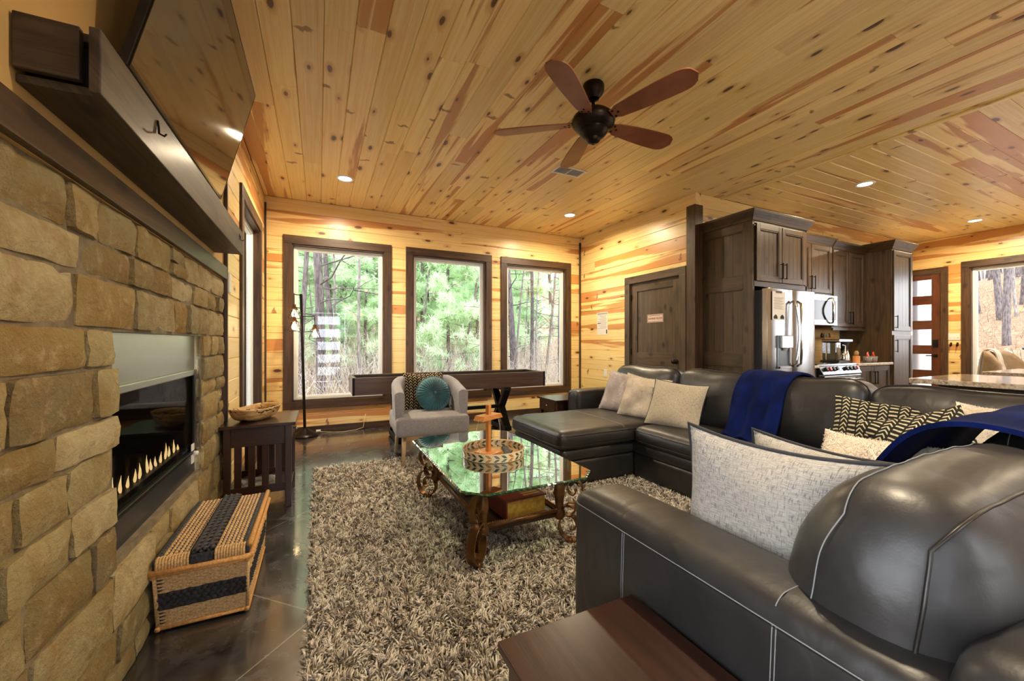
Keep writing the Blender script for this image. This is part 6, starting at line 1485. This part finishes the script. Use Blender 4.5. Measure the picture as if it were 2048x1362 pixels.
def trunk_mesh(seed, H, r0, bend=.12, nb=9, z0=1.0, blen=1.6, dead=True):
    rr = random.Random(seed); ph = rr.uniform(0, 6)
    pts = [Vector((bend*math.sin(z*.45+ph)-bend*math.sin(ph), bend*.7*math.cos(z*.38+ph)-bend*.7*math.cos(ph), z)) for z in np.linspace(-.5, H, 16)]
    rad = [r0*(1.15 if i == 0 else 1-.62*i/15) for i in range(16)]
    tm = MB(); tm.tube(pts, rad, 10); br = MB(); tips = []
    def at(z): 
        f = (z+.5)/(H+.5)*15; i = min(14, int(f)); return pts[i].lerp(pts[i+1], f-i)
    for k in range(nb):
        z = z0+(H-.3-z0)*(k+rr.random())/nb; a = rr.uniform(0, 2*PI); L = blen*rr.uniform(.5, 1.15)*(1-.45*(z-z0)/max(.1, H-z0)); p = at(z); dr = Vector((math.cos(a), math.sin(a), rr.uniform(-.05, .4))); q = [p]; seg = 5
        for s in range(seg): p = p+dr*(L/seg); dr = (dr+Vector((rr.uniform(-.3, .3), rr.uniform(-.3, .3), rr.uniform(-.16, .2)))).normalized(); q.append(p)
        br.tube(q, [max(.005, r0*.17*(1-s/6.5)) for s in range(seg+1)], 5, cap=False); tips.append(q)
        if rr.random() < .75:
            for m in (2, 3, 4):
                d2 = Vector((rr.uniform(-1, 1), rr.uniform(-1, 1), rr.uniform(-.3, .6))).normalized(); l2 = L*rr.uniform(.2, .4); br.tube([q[m], q[m]+d2*l2*.5, q[m]+d2*l2+Vector((0, 0, -.05))], [.008, .006, .003], 4, cap=False); tips.append([q[m], q[m]+d2*l2*.5, q[m]+d2*l2])
    return tm, br, tips
def needles(tips, seed, per=6, cnt=16, ln=.15, wd=.007, spread=.14):
    rng = np.random.default_rng(seed); V = []; 
    for q in tips:
        n = len(q)
        for j in range(per):
            f = .35+.65*(j+rng.random())/per; x = f*(n-1); i = min(n-2, int(x)); c = q[i].lerp(q[i+1], x-i); c = np.array(c)+rng.normal(0, spread*.35, 3)
            d = rng.normal(0, 1, (cnt, 3)); d[:,2] += .35; d /= np.linalg.norm(d, axis=1)[:,None]; s = np.cross(d, rng.normal(0, 1, (cnt, 3))); s /= np.linalg.norm(s, axis=1)[:,None]; L = ln*(.6+.7*rng.random((cnt, 1)))
            V.append(np.stack([c+s*wd, c-s*wd, c+d*L], 1))
    V = np.concatenate(V).reshape(-1, 3); F = np.arange(len(V)).reshape(-1, 3); return V, F
def tri_mesh(name, V, F, m):
    me = bpy.data.meshes.new(name); n = len(V); me.vertices.add(n); me.vertices.foreach_set('co', V.astype(np.float32).reshape(-1)); k = len(F); me.loops.add(k*3); me.polygons.add(k)
    me.loops.foreach_set('vertex_index', F.astype(np.int32).reshape(-1)); me.polygons.foreach_set('loop_start', (np.arange(k)*3).astype(np.int32)); me.update(calc_edges=True); me.materials.append(m); return me
PROTO = {}
def proto(kind):
    if kind in PROTO: return PROTO[kind]
    seed, H, r0, bend, nb, z0, bl, per, cnt, ln, wd, nm, bk_ = KIND[kind]
    tm, br, tips = trunk_mesh(seed, H, r0, bend, nb, z0, bl); parts = [('trunk', mesh('trunk', tm, bk_, True)), ('branches', mesh('branches', br, bk_, True))]
    if per: V, F = needles(tips, seed, per, cnt, ln, wd, .2); parts.append(('foliage', tri_mesh('foliage', V, F, nm)))
    PROTO[kind] = parts; return parts
KIND = {'big': (1, 13, .10, .10, 40, .9, 2.6, 0, 0, 0, 0, None, BARK), 'lean': (2, 12, .085, .22, 26, 1.5, 2.0, 0, 0, 0, 0, None, BARK), 'thin': (3, 8, .045, .16, 16, .9, 1.0, 2, 7, .06, .012, RUSSET, BARKG),
        'pine': (4, 9, .085, .12, 60, .5, 1.7, 9, 22, .17, .008, NEEDLE, BARK), 'young': (5, 6, .05, .10, 60, .25, 1.25, 9, 22, .16, .008, NEEDLE2, BARK), 'far': (6, 14, .14, .16, 26, 5, 2.2, 7, 16, .28, .02, NEEDLE, BARK), 'bare': (7, 9, .06, .25, 26, .8, 1.5, 0, 0, 0, 0, None, BARKG)}
DESC = {'big': ('pine_tree', 'thick bare-stemmed pine'), 'lean': ('pine_tree', 'slender leaning pine trunk'), 'thin': ('sapling', 'thin sapling with russet leaves'), 'pine': ('pine_tree', 'green needled pine'), 'young': ('pine_tree', 'pale green young pine'), 'far': ('pine_tree', 'tall pine'), 'bare': ('bare_tree', 'bare grey tree')}
def tree(kind, x, y, s, rz, lab, group=None, dz=0, tilt=(0, 0)):
    nm, base = DESC[kind]; t = thing(nm, lab, 'tree', (x, y, gz(x, y)+dz), rz, group, local=True); t.scale = (s, s, s); t.rotation_euler = (R(tilt[0]), R(tilt[1]), rz)
    for pn_, me in proto(kind): o = bpy.data.objects.new(pn_, me); COL.objects.link(o); o.parent = t
    return t
def at_px(u, Y): a = (u-1024)/800.7; return (.43429+a*.90077)/(.90077-a*.43429)*Y
for k, (kind, u, Y, s, lab, tl) in enumerate((
    ('big', 641, 9.2, 1.0, 'thick dark pine trunk in the left window behind the lamp', (0, -1)), ('lean', 601, 10.2, .75, 'thin dark pine trunk at the left edge of the left window', (0, 0)), ('lean', 678, 11.5, .9, 'straight pine trunk right of the thick one in the left window', (0, 2)),
    ('thin', 722, 10.0, .9, 'thin dark sapling at the right of the left window', (0, 1)), ('big', 1030, 9.6, .95, 'thick leaning pine trunk at the left of the right window', (0, -3)), ('lean', 1064, 10.2, .72, 'second leaning pine trunk in the right window', (0, -5)),
    ('bare', 1090, 11.0, .8, 'thin grey stem in the middle of the right window', (0, -4)), ('big', 1122, 9.3, .72, 'dark straight pine trunk at the right edge of the right window', (0, 0)), ('bare', 1075, 9.2, .6, 'slim bare tree between the leaning trunks in the right window', (0, -5)))):
    tree(kind, at_px(u, Y), Y, s, k*1.3, lab, tilt=tl)
rt = random.Random(21)
for k in range(18):
    u = 560+k*34+rt.uniform(-12, 12); Y = rt.uniform(13, 20); tree('pine' if k % 3 else 'young', at_px(u, Y), Y, rt.uniform(.8, 1.1), rt.uniform(0, 6), 'green needled pine in the woods behind the far windows', 'green pines beyond the far windows')
for k, (u, Y) in enumerate(((900, 10.6), (955, 11.5), (840, 12.6), (730, 12.0), (590, 12.8), (1010, 13.5))): tree('young', at_px(u, Y), Y, (1.15, 1.0, 1.1, .95, 1.0, .9)[k], k*1.7, 'bushy pale green pine close '+('behind the left half of the middle window', 'behind the right half of the middle window', 'at the left edge of the middle window', 'at the right edge of the left window', 'at the left edge of the left window', 'at the left edge of the right window')[k], 'bushy pines close behind the far windows')
for k in range(30):
    u = 545+k*22+rt.uniform(-8, 8); Y = rt.uniform(10.5, 22); tree('bare' if k % 2 else 'thin', at_px(u, Y), Y, rt.uniform(.5, 1.0), rt.uniform(0, 6), 'thin leafless stem in the undergrowth behind the far windows', 'thin stems beyond the far windows', tilt=(rt.uniform(-7, 7), rt.uniform(-7, 7)))
for k in range(26):
    u = 540+k*27+rt.uniform(-12, 12); Y = rt.uniform(22, 34); tree('far' if k % 2 else 'pine', at_px(u, Y), Y, rt.uniform(.9, 1.4), rt.uniform(0, 6), 'distant pine deep in the woods behind the far windows', 'distant pines beyond the far windows')
for k in range(10): tree('pine' if k % 2 else 'young', -4.5-rt.random()*7, 3.5+k*.55, 1.0, k, 'pine beside the house behind the left side window', 'pines beyond the side window')
# the slope seen through the front window
def at_X(u, X): a = (u-1024)/800.7; return (.90077-a*.43429)/(.43429+a*.90077)*X
for k, (u, X, s, kind, lab) in enumerate(((2013, 18.5, 1.1, 'lean', 'thick straight pine trunk lowest on the slope in the front window'), (2001, 21.5, 1.2, 'lean', 'pine trunk just left of the lowest one on the slope'), (1957, 23, .9, 'lean', 'pine trunk at the left edge of the front window'), (2033, 22, .8, 'bare', 'thin bare tree at the right of the front window'), (2046, 24, 1.1, 'lean', 'pine trunk at the right edge of the photo outside'))):
    tree(kind, X, at_X(u, X), s, k*.9, lab, tilt=((0, 0), (1, 0), (0, 1), (2, 3), (0, 0))[k])
for k in range(20): X = rt.uniform(30, 44); u = 1945+k*7; tree('lean' if k % 3 else 'bare', X, at_X(u, X), rt.uniform(.9, 1.3), k, 'pine on the wooded ridge beyond the front window', 'ridge trees beyond the front window')
# russet bush by the drive
bsh = thing('russet_bush', 'round bush of russet dead leaves on the slope outside the front window', 'bush', (14.6, at_X(1985, 14.6), gz(14.6, at_X(1985, 14.6))), local=True)
rr = random.Random(4); mbx = MB(); tips = []
for k in range(60):
    a = rr.uniform(0, 2*PI); e = rr.uniform(.2, 1.4); d_ = Vector((math.cos(a)*math.cos(e), math.sin(a)*math.cos(e), math.sin(e))); L = rr.uniform(.5, .95); q = [Vector((0, 0, 0)), d_*L*.5, d_*L]; mbx.tube(q, [.012, .008, .004], 4, cap=False); tips.append(q)
obj('branches', mbx, BARKG, bsh); V, F = needles(tips, 3, 5, 6, .085, .03, .14); o = bpy.data.objects.new('foliage', tri_mesh('foliage', V, F, RUSSET)); COL.objects.link(o); o.parent = bsh
# tangled brush and grass: nobody could count it
def brush(name, lab, boxes, n, m, seed, L=(.5, 1.6), r=.006):
    rng = random.Random(seed); mb = MB()
    for k in range(n):
        x0, x1, y0, y1 = boxes[k % len(boxes)]; y = rng.uniform(y0, y1); x = rng.uniform(x0, x1)*(y/y1 if y0 > 6 else 1); z = gz(x, y); d_ = Vector((rng.gauss(0, .35), rng.gauss(0, .35), 1)).normalized(); l_ = rng.uniform(*L); p = Vector((x, y, z-.05)); q = [p]
        for s in range(3): p = p+d_*l_/3; d_ = (d_+Vector((rng.gauss(0, .28), rng.gauss(0, .28), rng.gauss(-.05, .15)))).normalized(); q.append(p)
        mb.tube(q, [r, r*.8, r*.6, r*.25], 3, cap=False)
    return tag(obj(name, mb, m), lab, 'brush', kind='stuff')
brush('undergrowth', 'tangled pale bare undergrowth on the forest floor behind the far windows', [(-3.0, 9.5, 7.6, 13), (-5, 15, 9, 18)], 6000, TWIG, 1, (.5, 2.1), .0042)
brush('dry_grass', 'dry tan grass and twigs on the slope outside the front window', [(13.5, 30, -1, 12)], 5000, mottled('dry_grass_blades', srgb(136, 116, 90), srgb(114, 94, 70), 6, .9, 0), 2, (.2, .5), .008)
gr = thing('outdoor_grill', 'dark box shaped cover standing outside the front window', 'grill', (12.4, 2.2, gz(12.4, 2.2)))
obj('cover', MB().box(12.0, 1.75, gz(12.4, 2.2), 12.8, 2.62, 1.05), flat('slate_cover', srgb(52, 58, 66), .6), gr, bevel=.03); obj('lid', MB().box(11.98, 1.73, 1.05, 12.82, 2.64, 1.10), flat('slate_cover_top', srgb(60, 66, 74), .6), gr, bevel=.02)
